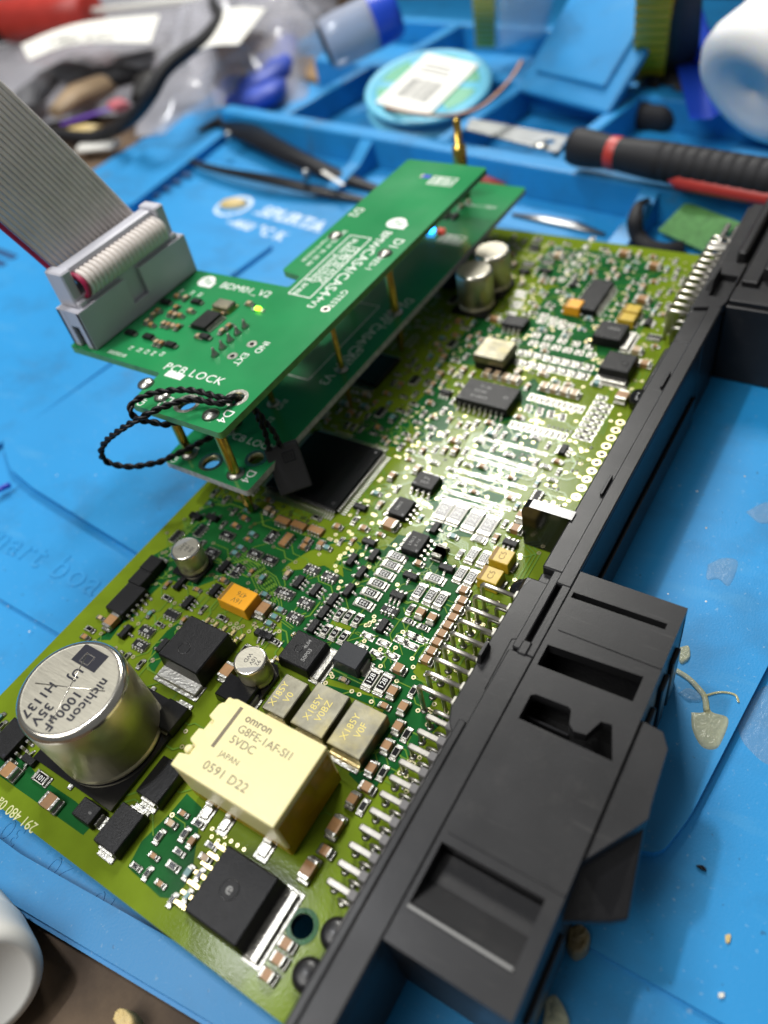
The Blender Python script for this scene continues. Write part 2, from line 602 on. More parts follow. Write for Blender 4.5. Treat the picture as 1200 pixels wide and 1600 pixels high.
# ================================================================== the control unit's circuit board
rnd = random.Random(7)
board = thing('circuit_board', 'large olive green circuit board crowded with parts, black connector housing on one long edge', 'circuit board')
BX, BY = 86.0, 203.0
HOLE = (76.53, 11.10, 0)
sub = MB().prism(rounded(0, BX, 0, BY, 1.0), -1.7, 0, 'mask_copper', 'board_edge', [circle(HOLE[0], HOLE[1], 1.75)], 'black_gloss').build('substrate', board)

# bare (copper-free) zones show the darker green; each is its own thin sheet of mask
BARE = [
    [(-1.72, 1.49, 0), (13.92, 3.73, 0), (36.03, 4.00, 0), (36.26, 6.74, 0), (30.35, 7.38, 0), (20.56, 7.21, 0), (6.15, 9.82, 0), (-4.62, 8.79, 0)],
    [(45.79, 8.12, 0), (46.92, 13.76, 0), (47.22, 17.80, 0), (51.12, 17.20, 0), (56.71, 8.52, 0), (56.99, 4.44, 0), (54.53, 3.39, 0), (46.67, 4.10, 0)],
    [(11.26, 34.08, 0), (10.37, 40.13, 0), (11.62, 50.98, 0), (18.80, 51.89, 0), (21.85, 55.66, 0), (29.12, 55.39, 0), (39.91, 54.39, 0), (44.42, 48.42, 0), (52.22, 46.09, 0),
     (62.63, 47.59, 0), (70.46, 48.00, 0), (75.98, 49.14, 0), (75.86, 52.07, 0), (69.78, 54.72, 0), (69.35, 58.94, 0), (69.99, 72.63, 0), (69.97, 78.52, 0), (63.66, 79.16, 0),
     (58.84, 85.28, 0), (64.65, 86.90, 0), (66.13, 100.15, 0), (50.74, 99.99, 0), (51.41, 88.87, 0), (50.04, 76.70, 0), (40.64, 76.33, 0), (35.50, 74.06, 0), (24.21, 75.14, 0), (16.24, 75.91, 0), (4.17, 74.05, 0),
     (6.02, 59.08, 0), (3.51, 53.99, 0), (5.14, 43.39, 0), (12.07, 41.28, 0), (8.48, 32.74, 0)],
    [(20.81, 37.03, 0), (20.82, 41.16, 0), (22.13, 45.17, 0), (24.01, 37.76, 0), (25.17, 32.49, 0), (23.00, 33.29, 0)],
    [(53.23, 112.08, 0), (51.17, 124.38, 0), (64.80, 122.86, 0), (67.47, 110.06, 0), (65.73, 101.00, 0), (56.61, 102.41, 0)],
    [(54.69, 108.44, 0), (56.19, 111.00, 0), (66.53, 110.48, 0), (66.09, 108.97, 0), (56.04, 108.15, 0)],
    [(52.92, 111.11, 0), (55.03, 112.51, 0), (68.67, 113.24, 0), (68.33, 111.48, 0)],
    [(55.20, 102.10, 0), (59.39, 104.62, 0), (67.41, 104.52, 0), (67.08, 102.84, 0)],
    [(53.46, 133.58, 0), (55.31, 138.70, 0), (64.73, 129.50, 0), (63.65, 125.48, 0), (57.46, 126.76, 0)],
    [(30.48, 136.78, 0), (29.96, 157.60, 0), (42.16, 153.86, 0), (44.07, 138.75, 0)],
    [(32.32, 117.27, 0), (33.69, 130.95, 0), (42.89, 121.26, 0), (45.19, 110.06, 0), (39.60, 107.86, 0)],
    [(23.74, 101.60, 0), (24.03, 114.15, 0), (35.01, 115.77, 0), (37.19, 104.57, 0)],
    [(45.16, 147.54, 0), (43.12, 176.29, 0), (62.30, 185.28, 0), (72.27, 178.69, 0), (72.43, 163.85, 0), (69.47, 143.77, 0), (49.90, 144.93, 0)],
    [(35.34, 180.83, 0), (34.20, 196.82, 0), (60.33, 198.38, 0), (69.45, 192.34, 0), (65.18, 179.66, 0), (46.44, 177.28, 0)],
    [(53.16, 44.78, 0), (79.57, 49.89, 0), (77.21, 40.95, 0), (76.36, 36.19, 0), (70.16, 36.04, 0), (69.09, 45.94, 0)],
    [(69.94, 33.44, 0), (69.55, 36.98, 0), (75.14, 36.16, 0), (75.26, 32.03, 0)],
]
for k, poly in enumerate(BARE):
    mb = MB()
    z = 0.02 + 0.004 * k
    tris = tessellate_polygon([[Vector((p[0], p[1], 0)) for p in poly]])
    fs = []
    for t in tris:
        a, b, c = (Vector((poly[i][0], poly[i][1], 0)) for i in t)
        fs.append(t if (b - a).cross(c - a).z > 0 else t[::-1])
    mb.add([(p[0], p[1], z) for p in poly], fs, 'mask_bare')
    mb.build('bare_zone', board)
POUR = [
    [(33.46, 65.18, 0), (35.46, 69.83, 0), (39.09, 73.72, 0), (43.03, 76.42, 0), (45.66, 75.12, 0), (43.23, 73.66, 0), (42.29, 69.53, 0), (44.36, 69.55, 0), (46.18, 67.32, 0), (40.81, 68.13, 0), (36.79, 65.21, 0), (33.33, 63.09, 0)],
    [(31.05, 73.09, 0), (38.40, 79.67, 0), (44.56, 82.93, 0), (45.26, 77.98, 0), (39.86, 75.02, 0)],
    [(50.18, 92.40, 0), (49.51, 88.05, 0), (50.24, 81.51, 0), (55.18, 82.35, 0), (54.57, 90.22, 0)],
    [(50.05, 57.73, 0), (54.39, 57.97, 0), (54.47, 57.01, 0), (50.14, 56.76, 0)],
]
for k, poly in enumerate(POUR):
    mb = MB()
    tris = tessellate_polygon([[Vector((p[0], p[1], 0)) for p in poly]])
    fs = []
    for t in tris:
        a, b, c = (Vector((poly[i][0], poly[i][1], 0)) for i in t)
        fs.append(t if (b - a).cross(c - a).z > 0 else t[::-1])
    mb.add([(p[0], p[1], 0.085 + 0.004 * k) for p in poly], fs, 'mask_copper')
    mb.build('copper_pour', board)

OCC = []          # taken rectangles on the board: x0, x1, y0, y1


def free(x, y, hx, hy):
    return not any(a < x + hx and b > x - hx and c < y + hy and d > y - hy for a, b, c, d in OCC)


def take(x, y, hx, hy):
    OCC.append((x - hx, x + hx, y - hy, y + hy))


_proto = {}


def chip_resistor(L, W, h=0.6):
    k = ('r', L, W)
    if k not in _proto:
        mb = MB()
        e = L * 0.17
        for s in (-1, 1):
            mb.box(s * L / 2 - (0.55 if s < 0 else e), s * L / 2 + (e if s < 0 else 0.55), -W / 2 - .12, W / 2 + .12, 0.03, 0.24, 'solder', bev=0.1)
            mb.box(s * L / 2 - (0 if s < 0 else e), s * L / 2 + (e if s < 0 else 0), -W / 2, W / 2, 0.1, h + .04, 'tin', bev=0.07)
        mb.box(-L / 2 + e * .8, L / 2 - e * .8, -W / 2 + .01, W / 2 - .01, 0.1, h - .03, 'resist_white')
        mb.box(-L / 2 + e * 1.05, L / 2 - e * 1.05, -W / 2 + W * .09, W / 2 - W * .09, h - .06, h + .02, 'epoxy_glossy')
        _proto[k] = mb.mesh('resistor')
    return _proto[k]


def chip_cap(L, W, h, body='ceramic_tan'):
    k = ('c', L, W, h, body)
    if k not in _proto:
        mb = MB()
        e = L * 0.2
        for s in (-1, 1):
            mb.box(s * L / 2 - (0.5 if s < 0 else e), s * L / 2 + (e if s < 0 else 0.5), -W / 2 - .1, W / 2 + .1, 0.03, 0.34 * h + .1, 'solder', bev=0.12)
            mb.box(s * L / 2 - (0 if s < 0 else e), s * L / 2 + (e if s < 0 else 0), -W / 2, W / 2, 0.1, h, 'tin', bev=0.1)
        mb.box(-L / 2 + e * .9, L / 2 - e * .9, -W / 2 + .02, W / 2 - .02, 0.1, h - .03, body)
        _proto[k] = mb.mesh('ceramic_capacitor')
    return _proto[k]


def array(L, W, h, body):
    k = ('a', L, W, body)
    if k not in _proto:
        mb = MB()
        mb.box(-L / 2, L / 2, -W / 2, W / 2, 0.08, h, body, bev=0.05)
        if body == 'epoxy':
            mb.box(-L / 2 - .02, L / 2 + .02, -W / 2 - .02, W / 2 + .02, 0.08, h - .12, 'resist_white')
        for i in range(4):
            x = (i - 1.5) * L / 4.1
            for s in (-1, 1):
                mb.box(x - L * .075, x + L * .075, s * W / 2 - .2, s * W / 2 + .2, 0.1, h + .02, 'tin', bev=.05)
                mb.dome(x, s * (W / 2 + .25), 0.03, L * .085, .38, .3, 'solder', 8, 2)
        _proto[k] = mb.mesh('array')
    return _proto[k]


def sot(n_a, n_b, L, W, h=1.15):
    k = ('s', n_a, n_b, L, W)
    if k not in _proto:
        mb = MB()
        mb.box(-L / 2, L / 2, -W / 2, W / 2, 0.12, h, 'epoxy', bev=0.08, taper=0.1)
        for n, s in ((n_a, 1), (n_b, -1)):
            for i in range(n):
                x = (i - (n - 1) / 2) * (L * .62 / max(1, n - 1)) if n > 1 else 0
                mb.box(x - .22, x + .22, s * W / 2 - .1 if s > 0 else -W / 2 - .35, s * W / 2 + .35 if s > 0 else -W / 2 + .1, .35, .6, 'tin')
                mb.box(x - .22, x + .22, *(sorted((s * (W / 2 + .3), s * (W / 2 + .85)))), .1, .35, 'tin', bev=.05)
                mb.dome(x, s * (W / 2 + .7), .03, .36, .55, .22, 'solder', 8, 2)
        _proto[k] = mb.mesh('transistor')
    return _proto[k]


def comp(name, me, p, rz, L, W, z=0, pad=0.35, **props):
    a = R(rz)
    hx = (abs(math.cos(a)) * L + abs(math.sin(a)) * W) / 2 + pad
    hy = (abs(math.sin(a)) * L + abs(math.cos(a)) * W) / 2 + pad
    take(p[0], p[1], hx, hy)
    return put(name, me, board, (p[0], p[1], z), rz, **props)


def resistor(p, rz, code=None, L=3.5, W=1.8, flip=180):
    o = comp('resistor', chip_resistor(L, W), p, rz, L + 1, W)
    if code:
        lettering(code, W * .5, 'ink_white', o, (0, 0, .632), flip, extr=.004)
    return o


def cap(p, rz, L=2.2, W=1.4, h=1.2, body='ceramic_tan'):
    return comp('ceramic_capacitor', chip_cap(L, W, h, body), p, rz, L + .9, W)


def res_array(p, rz, code=None):
    o = comp('resistor_array', array(3.4, 1.6, .6, 'epoxy'), p, rz, 3.4, 2.6)
    if code:
        lettering(code, .62, 'ink_white', o, (0, 0, .61), 180, extr=.004)
    return o


def cap_array(p, rz):
    return comp('capacitor_array', array(3.5, 1.8, 1.0, 'ceramic_tan'), p, rz, 3.5, 2.8)


def sot23(p, rz):
    return comp('transistor', sot(2, 1, 3.2, 1.5), p, rz, 3.2, 3.0)


def sot6(p, rz):
    return comp('transistor_array', sot(3, 3, 3.1, 1.6), p, rz, 3.1, 3.1)


def chip(p, rz, n, LX, LY, h, pitch=1.4, marks=(), body='epoxy', reach=1.25, wide=.27, sides='ab', name='chip', label=None):
    """leaded chip: n gull-wing pins on each of the two sides facing local +y and -y"""
    mb = MB()
    mb.box(-LX / 2, LX / 2, -LY / 2, LY / 2, .18, h, body, bev=.1, taper=.16)
    mb.disc(-LX / 2 + .75, -LY / 2 + .75, h + .002, .28, 'ink_black', 10)
    o = comp(name, mb.mesh(name), p, rz, LX, LY + 2 * reach)
    if label:
        o['label'] = label
    for s in (1, -1):
        if ('a' if s > 0 else 'b') not in sides:
            continue
        pb = MB()
        for i in range(n):
            x = (i - (n - 1) / 2) * pitch
            y0 = s * LY / 2
            zz = h * .52

            def yb(a, b):
                return sorted((y0 + s * a, y0 + s * b))
            pb.box(x - wide, x + wide, *yb(-.15, reach * .4), zz - .1, zz + .08, 'tin')
            pb.box(x - wide, x + wide, *yb(reach * .32, reach * .5), .2, zz + .08, 'tin')
            pb.box(x - wide, x + wide, *yb(reach * .45, reach), .12, .3, 'tin')
            pb.dome(x, y0 + s * reach * .85, .03, wide * 1.35, reach * .4, .22, 'solder', 8, 2)
        pb.build('pin_row', o, kind='stuff')
    for t, sz, x, y, r in marks:
        lettering(t, sz, 'ink_grey', o, (x, y, h + .006), r, extr=.004)
    return o


def electrolytic(p, r, h, marks=(), base=None, label=None, dark=0.0, band=True):
    """aluminium can on a black plastic seat"""
    b = base or r + .35
    root = MB()
    q = b * .45
    root.prism([(-b, -b), (b, -b), (b, b - q), (b - q, b), (-b + q, b), (-b, b - q)], .15, .9, 'black_gloss')
    o = comp('electrolytic_capacitor', root.mesh('electrolytic_capacitor'), p, 0, 2 * b, 2 * b)
    if label:
        o['label'] = label
    ch = r * .09
    prof = [(r * .9, .9), (r * .985, 1.0), (r, 1.2), (r, 1.7), (r * .93, 2.0), (r * .93, 2.15), (r, 2.45), (r, h - ch * 1.6), (r - ch * .35, h - ch * .5), (r - ch, h), (r - ch * 1.4, h)]
    n = 48 if r > 5 else 28
    MB().lathe(prof, 'alu', n, mats=['can_side'] * 7 + ['alu_rim'] * 3, cap0=False, cap1=False).build('can', o)
    tp = MB()
    tp.lathe([(r - ch * 1.4, h), (r - ch * 1.6, h - .03)], 'alu_top', n, cap0=False, cap1=True)
    tp.build('can_top', o)
    if dark:
        # the inked segment that marks the negative side
        w = r - ch * 1.6
        pts = [(w * math.cos(t), w * math.sin(t)) for t in [R(dark - 55 + 110 * i / 14) for i in range(15)]]
        MB().add([(x, y, h - .022) for x, y in pts], [tuple(range(15))], 'ink_grey').build('polarity_mark', o)
    for s in (-1, 1):
        MB().box(-.5, .5, *sorted((s * (b - .3), s * (b + .9))), .08, .3, 'solder', bev=.08).build('lead', o)
    for t, sz, x, y, rr in marks:
        lettering(t, sz, 'ink_black', o, (x, y, h - .018), rr, extr=.004)
    return o


# ---- the relay
relay = MB()
RX0, RX1, RY0, RY1, RZ = 48.6, 69.6, 18.3, 32.2, 12.0
take(59, 25, 12, 9)
relay_o = thing('relay', 'x', 'x')
del relay_o['label'], relay_o['category']
relay_o.parent = board
relay_o['label'] = 'cream relay block lettered omron with amber base, shade painted amber on its right side'
relay_o.location = Vector((RX0, RY0, 0)) * S
w, d = RX1 - RX0, RY1 - RY0
# cover: cap with notched left edge, amber base under it
out = [(0.3, 0), (w, 0), (w, d), (2.8, d), (2.2, d - .3), (2.2, d - 1.2), (0.9, d - 1.6), (0.5, d - 2.2), (0.4, d - 4.6), (1.9, d - 5.0), (1.9, d - 6.6),
       (.3, d - 7.0), (0.2, 4.9), (0.5, 4.6), (1.9, 4.2), (1.9, 2.7), (0.2, 2.2)]
cv = MB().prism(out, RZ - 1.0, RZ, 'relay_cream')
soften(cv.build('relay_cover', relay_o), .22)
bd = MB()
bd.box(.55, w - .02, .02, d - .02, 3.0, RZ - .9, 'relay_cream', bev=.25)
bd.build('relay_body', relay_o)
am = MB()
am.box(.5, w, 0, d, .5, 3.4, 'relay_amber_and_shade', bev=.2)
am.box(w - .12, w + .05, .5, d - .5, 1.2, RZ - 1.6, 'relay_amber_and_shade')  # right side plate: the cream body's shaded look put into amber colour
am.build('relay_base', relay_o)
pe = MB().lathe([(.75, RZ - .6), (.75, RZ - .15), (.5, RZ + .05), (0, RZ + .1)], 'relay_cream', 14)
pe.build('molded_peg', relay_o, (1.15, 3.4, 0))
MB().box(0, .65, 0, 7.6, RZ, RZ + .012, 'relay_ink').build('print_bar', relay_o, (4.2, 5.4, 0))
for t, sz, x, y in (('omron', 1.35, 6.3, 11.9), ('G8FE-1AF-SI1', 1.35, 6.3, 9.9), ('5VDC', 1.35, 6.3, 7.9), ('JAPAN', .95, 6.3, 5.2), ('0591 D22', 1.45, 5.2, 2.6)):
    lettering(t, sz, 'relay_ink', relay_o, (x, y, RZ + .008), 0, align='LEFT', extr=.005, spacing=1.06 if t[0] == '0' else 1.0, bold=.03 if t == 'omron' else .0)
for x, wd in ((4.1, 1.5), (8.2, 1.1), (16.4, 1.6)):
    l = MB()
    l.box(-wd / 2, wd / 2, -2.4, .8, .25, .55, 'tin', bev=.12)
    l.box(-wd / 2, wd / 2, -.5, 0.2, .3, 1.5, 'tin', bev=.12)
    l.box(-wd / 2 - .5, wd / 2 + .5, -3.1, .6, .03, .25, 'solder', bev=.1)
    l.build('relay_lead', relay_o, (x, 0, 0))

# ---- the big capacitor
bigc = electrolytic((27.7, 19.3), 9.45, 17.5, base=10.2, label='huge silver capacitor can printed 1000 microfarad 35V')
LR = -90
for t, sz, q in (('nichicon', 1.75, (32.48, 19.06, 17.5)), ('1000\u00b5F', 1.75, (29.93, 15.72, 17.5)), ('UJ', 1.75, (26.72, 21.43, 17.5)), ('35V', 1.75, (27.21, 13.66, 17.5)), ('H1137', 1.75, (24.58, 15.20, 17.5))):
    lettering(t, sz, 'ink_black', bigc, (q[0] - 27.7, q[1] - 19.3, 17.5), LR, extr=.006, squeeze=.95, spacing=1.05, bold=.06)
LQ = Vector((26.64, 24.90, 17.5)) - Vector((27.7, 19.3, 0))
lg = MB()
lg.box(LQ[0] - 2.9, LQ[0] + 2.9, LQ[1] - 1.75, LQ[1] + 1.75, 17.475, 17.49, 'ink_black')
lg.build('printed_block', bigc)
lg = MB()
for a, b, c_, d_ in ((-1.1, 1.1, -.95, -.77), (-1.1, 1.1, .77, .95), (-1.1, -.92, -.77, .77), (.92, 1.1, -.77, .77)):
    lg.box(LQ[0] + a - .3, LQ[0] + b - .3, LQ[1] + c_ - .4, LQ[1] + d_ - .4, 17.491, 17.50, 'alu_rim')
lg.build('printed_mark', bigc)
vg = MB()
for a in (20, 110):
    dx, dy = math.cos(R(a)) * 6.6, math.sin(R(a)) * 6.6
    vg.tube([(-dx, -dy, 17.44), (0, 0, 17.42), (dx, dy, 17.44)], .13, 'alu_rim', 6)
vg.build('vent_score', bigc)

# ---- other cans
electrolytic((15.37, 56.03, 6), 3.15, 6.6, [('DVC', .8, -.9, 0, LR), ('10V', .8, .3, .2, LR), ('206', .8, 1.5, .2, LR)], label='small silver capacitor can beside two black diodes', dark=150)
electrolytic((44.85, 40.97, 6.4), 3.1, 6.4, [('WD', .8, -.6, .2, LR), ('10V', .8, .6, .2, LR), ('92', .8, 1.7, .2, LR)], label='small silver capacitor can behind the relay', dark=-60)
electrolytic((27.77, 162.03, 11), 4.9, 11.5, label='tall silver capacitor can beside the adapter, nearer of the pair')
electrolytic((27.91, 172.16, 11), 4.9, 11.5, label='tall silver capacitor can beside the adapter, farther of the pair')
MB().lathe([(4.6, .8), (4.6, 9), (4.2, 9.5), (0, 9.5)], 'ic_blue', 24).build('coil', board, (15.0, 171.0, 0))
take(15, 171, 5, 5)


# ---- power transistors
def power(p, lx, ly, h, tab, n, rz=0, marks=(), ring=None, label=None, stub=2.0):
    """black body, metal tab towards `tab` side (local +x) and n leads on the other"""
    mb = MB()
    mb.box(-lx / 2, lx / 2, -ly / 2, ly / 2, .25, h, 'epoxy', bev=.22, taper=.28)
    o = comp('power_transistor', mb.mesh('power_transistor'), p, rz, lx + 3, ly + .5)
    if label:
        o['label'] = label
    t = MB()
    t.box(lx / 2 - 1.2, lx / 2 + tab, -ly / 2 + .2, ly / 2 - .2, .1, 1.0, 'tin', bev=.15)
    t.box(lx / 2 - .5, lx / 2 + tab + .7, -ly / 2 - .3, ly / 2 + .3, .03, .2, 'solder', bev=.06)
    t.build('metal_tab', o)
    for i in range(n):
        y = (i - (n - 1) / 2) * (ly - 1.4) / max(1, n - 1)
        l = MB()
        l.box(-lx / 2 - .9, -lx / 2 + .2, -.35, .35, .9, 1.25, 'tin_gold', bev=.06)
        l.box(-lx / 2 - 1.2, -lx / 2 - .6, -.35, .35, .2, 1.25, 'tin', bev=.06)
        l.box(-lx / 2 - stub - .6, -lx / 2 - .9, -.35, .35, .12, .42, 'tin_gold', bev=.06)
        l.dome(-lx / 2 - stub, 0, .03, 1.0, .5, .3, 'solder', 8, 2)
        l.build('lead', o, (0, y, 0))
    if ring:
        x, y, r = ring
        q = MB()
        q.lathe([(r - .12, h - .02), (r - .06, h + .05), (r, h + .05), (r + .08, h - .02)], 'epoxy_glossy', 20, cap0=False, cap1=False)
        q.build('ejector_mark', o, (x, y, 0))
    for t, sz, x, y, r in marks:
        lettering(t, sz, 'ink_grey', o, (x, y, h + .006), r, extr=.004)
    return o


power((66.34, 8.99, 4.6), 10.6, 11.0, 4.6, 2.2, 7, 0, [('e', 1.7, -.6, .4, 0)], ring=(-.6, .3, 1.5), label='broad black power transistor at the front edge with a metal tab', stub=3.4)
power((31.54, 39.52, 4.6), 10.2, 10.4, 4.8, 2.2, 5, -90, [], ring=(1.6, -.9, 1.2), label='tall black power transistor beside the big capacitor')
power((50.22, 48.47, 2.8), 7.4, 7.2, 2.8, 1.6, 2, 0, [('50P03', .8, 1.4, -.6, 90), ('4L04', .7, .2, 1.4, 90)], ring=(-.8, 0, .8), label='small black power transistor behind the relay with metal tab', stub=1.2)
power((66.78, 158.82, 2.8), 7.6, 7.4, 3.0, 1.7, 2, 0, [('LR024', .8, .5, .6, 0)], label='small black power transistor near the far connector pins', stub=1.2)
power((72.85, 147.52, 2.8), 7.4, 7.6, 3.0, 1.6, 2, -90, ring=(.4, 1.6, .9), label='small black power transistor beside the far mounting post', stub=1.2)

# ---- metal-cased resonator blocks
BLK = [(((51.03, 35.36, 3.6)), ((50.78, 42.81, 3.6)), ((55.96, 42.86, 3.6)), 'V0'), (((57.05, 35.38, 3.6)), ((57.24, 44.03, 3.6)), ((64.05, 44.11, 3.6)), 'V0BZ'), (((64.95, 35.20, 3.6)), ((64.84, 44.17, 3.6)), ((71.71, 44.11, 3.6)), 'V0F')]
for a, b, c_, code in BLK:
    x0, x1 = (a[0] + b[0]) / 2, c_[0]
    y0, y1 = a[1], (b[1] + c_[1]) / 2
    mb = MB()
    mb.box(x0, x1, y0, y1, .4, 3.6, 'can_silver', bev=.25, seg=2)
    mb.box(x0 + .3, x1 - .3, y0 - .5, y0 + .3, .25, 1.1, 'tin_gold', bev=.1)
    mb.box(x0 + .5, x1 - .5, y0 - 1.3, y0, .03, .3, 'solder', bev=.08)
    o = mb.build('metal_case', board)
    take((x0 + x1) / 2, (y0 + y1) / 2, (x1 - x0) / 2 + .3, (y1 - y0) / 2 + 1)
    lettering('X185Y', 1.25, 'can_engrave', o, ((x0 + x1) / 2 - .2 - 1.0, (y0 + y1) / 2 - .2, 3.603), 90, extr=.004)
    lettering(code, 1.25, 'can_engrave', o, ((x0 + x1) / 2 + .8, (y0 + y1) / 2, 3.603), 90, extr=.004)
p = (43.91, 140.72, 4.5)
mb = MB().box(-4.2, 4.2, -4, 4, 2.4, 4.6, 'can_silver', bev=.3, seg=2).box(-3.9, 3.9, -3.7, 3.7, .2, 2.5, 'epoxy')
comp('shielded_coil', mb.mesh('shielded_coil'), p, 0, 8.4, 8)


# ---- tantalum blocks
def tantalum(p, lx, ly, h, mt, marks=(), rz=0):
    mb = MB()
    mb.box(-lx / 2, lx / 2, -ly / 2, ly / 2, .2, h, mt, bev=.12, taper=.15)
    o = comp('tantalum_capacitor', mb.mesh('tantalum_capacitor'), p, rz, lx + 1, ly)
    for s in (-1, 1):
        MB().box(*sorted((s * (lx / 2 - .2), s * (lx / 2 + .7))), -ly * .33, ly * .33, .03, .6, 'solder', bev=.1).build('lead', o)
    MB().box(-lx / 2 + .3, -lx / 2 + 1.0, -ly / 2 + .25, ly / 2 - .25, h + .002, h + .012, 'ink_brown').build('polarity_mark', o)
    for t, sz, x, y, r in marks:
        lettering(t, sz, 'ink_brown', o, (x, y, h + .008), r, extr=.004)
    return o


tantalum((31.13, 52.64, 3.2), 7.4, 4.9, 3.2, 'tantalum_orange', [('476', 1.1, .6, .7, 180), ('16V', 1.1, .6, -.9, 180)])
tantalum((73.66, 83.20, 3), 4.4, 3.9, 3.0, 'tantalum_yellow', [('C5', 1.2, .2, 0, 90)], 0)
tantalum((73.73, 78.11, 3), 4.4, 3.9, 3.0, 'tantalum_yellow', [('C5', 1.2, .2, 0, 90)], 0)
tantalum((53.56, 167.37, 2.6), 4.6, 4.0, 2.8, 'tantalum_orange')
tantalum((68.04, 170.07, 2.4), 4.6, 3.4, 2.5, 'tantalum_yellow')
tantalum((68.13, 166.07, 2.4), 4.6, 3.4, 2.5, 'tantalum_yellow')


# ---- box diodes
def diode(p, rz, lx=7.4, ly=5.3, h=2.6, mt='epoxy', mark=None):
    mb = MB().box(-lx / 2, lx / 2, -ly / 2, ly / 2, .2, h, mt, bev=.14, taper=.18)
    o = comp('diode', mb.mesh('diode'), p, rz, lx + 2, ly)
    for s in (-1, 1):
        l = MB()
        l.box(*sorted((s * (lx / 2 - .2), s * (lx / 2 + .25))), -ly * .3, ly * .3, .15, h * .55, 'tin', bev=.08)
        l.box(*sorted((s * (lx / 2 - .3), s * (lx / 2 + 1.1))), -ly * .33, ly * .33, .03, .3, 'solder', bev=.09)
        l.build('lead', o)
    if mark:
        lettering(mark, ly * .16, 'ink_grey', o, (lx * .2, 0, h + .006), 90, extr=.004)
    return o


diode((42.28, 7.74, 2.6), 90)
diode((42.91, 17.07, 2.6), 90, mt='epoxy_glossy')
diode((34.94, 7.08, 2.2), 0, 4.6, 3.6, 2.2, mark='8')
diode((7.12, 51.75, 2.2), 90, 4.2, 4.0, 2.2)
diode((7.37, 47.88, 2.2), 90, 4.2, 4.0, 2.2)
diode((59.02, 51.42, 2.8), 0, 5.6, 4.8, 3.0, 'epoxy_grey')
diode((35.71, 26.87, 2), 90, 5.6, 5.0, 2.2, 'epoxy_glossy')
diode((43.91, 36.29, 2), 0, 7.0, 5.0, 2.4, 'epoxy_glossy')

# ---- leaded chips
mcu = MB()
MX0, MX1, MY0, MY1 = 15.4, 35.2, 80.9, 101.2
mcu.box(MX0, MX1, MY0, MY1, .15, 1.6, 'epoxy_glossy', bev=.12, taper=.12)
mcu.disc(MX1 - 1.6, MY0 + 1.6, 1.603, .5, 'epoxy', 16)
mcu.disc(MX1 - 1.4, MY1 - 1.4, 1.603, .22, 'ink_grey', 12)
mcu_o = mcu.build('processor_chip', board, label='big square black processor chip under the hanging tag')
take((MX0 + MX1) / 2, (MY0 + MY1) / 2, 11.6, 11.8)
for side in range(4):
    pb = MB()
    for i in range(28):
        t = (i - 13.5) * .70
        cx, cy = (MX0 + MX1) / 2, (MY0 + MY1) / 2
        m4 = Matrix.Translation((cx, cy, 0)) @ Matrix.Rotation(R(90 * side), 4, 'Z')
        e = 9.9 if side % 2 else 10.15
        for a in ((t - .14, t + .14, -e - .55, -e + .1, .72, .9), (t - .14, t + .14, -e - .65, -e - .45, .15, .9), (t - .14, t + .14, -e - 1.95, -e - .55, .1, .26)):
            pb.box(*a, 'pin_bright', rot=m4)
    pb.build('pin_row', mcu_o, kind='stuff')
chip((55.83, 80.08, 1.9), 90, 4, 5.4, 4.3, 1.9, 1.4, [('L9613', .7, 0, .7, 0), ('B 115', .6, 0, -.6, 0)])
chip((48.23, 87.37, 1.9), 90, 4, 5.4, 4.3, 1.9, 1.4, [('L9613', .7, 0, .6, 0)])
chip((49.15, 96.23, 1.9), 0, 4, 5.4, 4.6, 1.9, 1.4, [('TLE', .7, 0, .6, 180), ('6250', .7, 0, -.6, 180)])
chip((48.97, 126.64, 2.6), 0, 9, 13.6, 8.2, 2.6, 1.4, [('PF 12', .9, -1.5, 2.0, 180), ('MC33', .9, -2, .2, 180), ('CH0115', .9, -1.5, -1.8, 180), ('02', .9, 4.6, 0, 180)], label='wide black driver chip with white lettering, mid board')
chip((8.35, 42.59, 2), 90, 5, 7.6, 5.2, 2.0, 1.4)
chip((11.01, 9.40, 2), 90, 5, 7.0, 5.4, 2.0, 1.3)
chip((41.90, 156.63, 2), 0, 4, 6.4, 4.6, 2.0, 1.4)
chip((56.55, 173.70, 2.2), 90, 10, 14.5, 6.0, 2.2, 1.35)
chip((14.15, 127.11, 1.4), 0, 16, 12.5, 12, 1.4, .74, body='epoxy_glossy', wide=.18)

# ---- chip resistors with printed codes
for zx, zy in ((880, 280), (850, 330), (805, 385), (765, 445), (715, 505), (675, 570)):
    pass
for p in ((53.59, 76.13, 0.6), (53.68, 73.78, 0.6), (53.71, 71.26, 0.6), (53.75, 68.65, 0.6), (53.65, 66.12, 0.6), (53.80, 63.37, 0.6)):
    resistor(p, 0, '122')
resistor((63.36, 74.48, 0.6), 0, '332')
for p in ((62.12, 70.46, 0.6), (64.66, 70.50, 0.6), (66.88, 70.50, 0.6)):
    resistor(p, 90, '332', flip=0)
for p in ((50.70, 59.30, 0.5), (52.56, 59.56, 0.5), (54.61, 59.63, 0.5), (50.38, 54.96, 0.5), (52.33, 55.13, 0.5), (54.33, 55.19, 0.5)):
    resistor(p, 90, '0', 2.3, 1.35, flip=0)
for p in ((63.96, 50.01, 0.6), (66.42, 50.15, 0.6)):
    resistor(p, 90, '128', 3.9, 2.0, flip=0)
for p, t in (((56.18, 91.11, 0.7), '50'), ((59.47, 91.24, 0.7), '121'), ((63.20, 90.90, 0.7), '121'), ((66.74, 90.91, 0.7), '150')):
    resistor(p, 90, t, 5.4, 3.0, flip=0)
resistor((66.65, 86.99, 0.6), 0, '0', 2.4, 1.5)
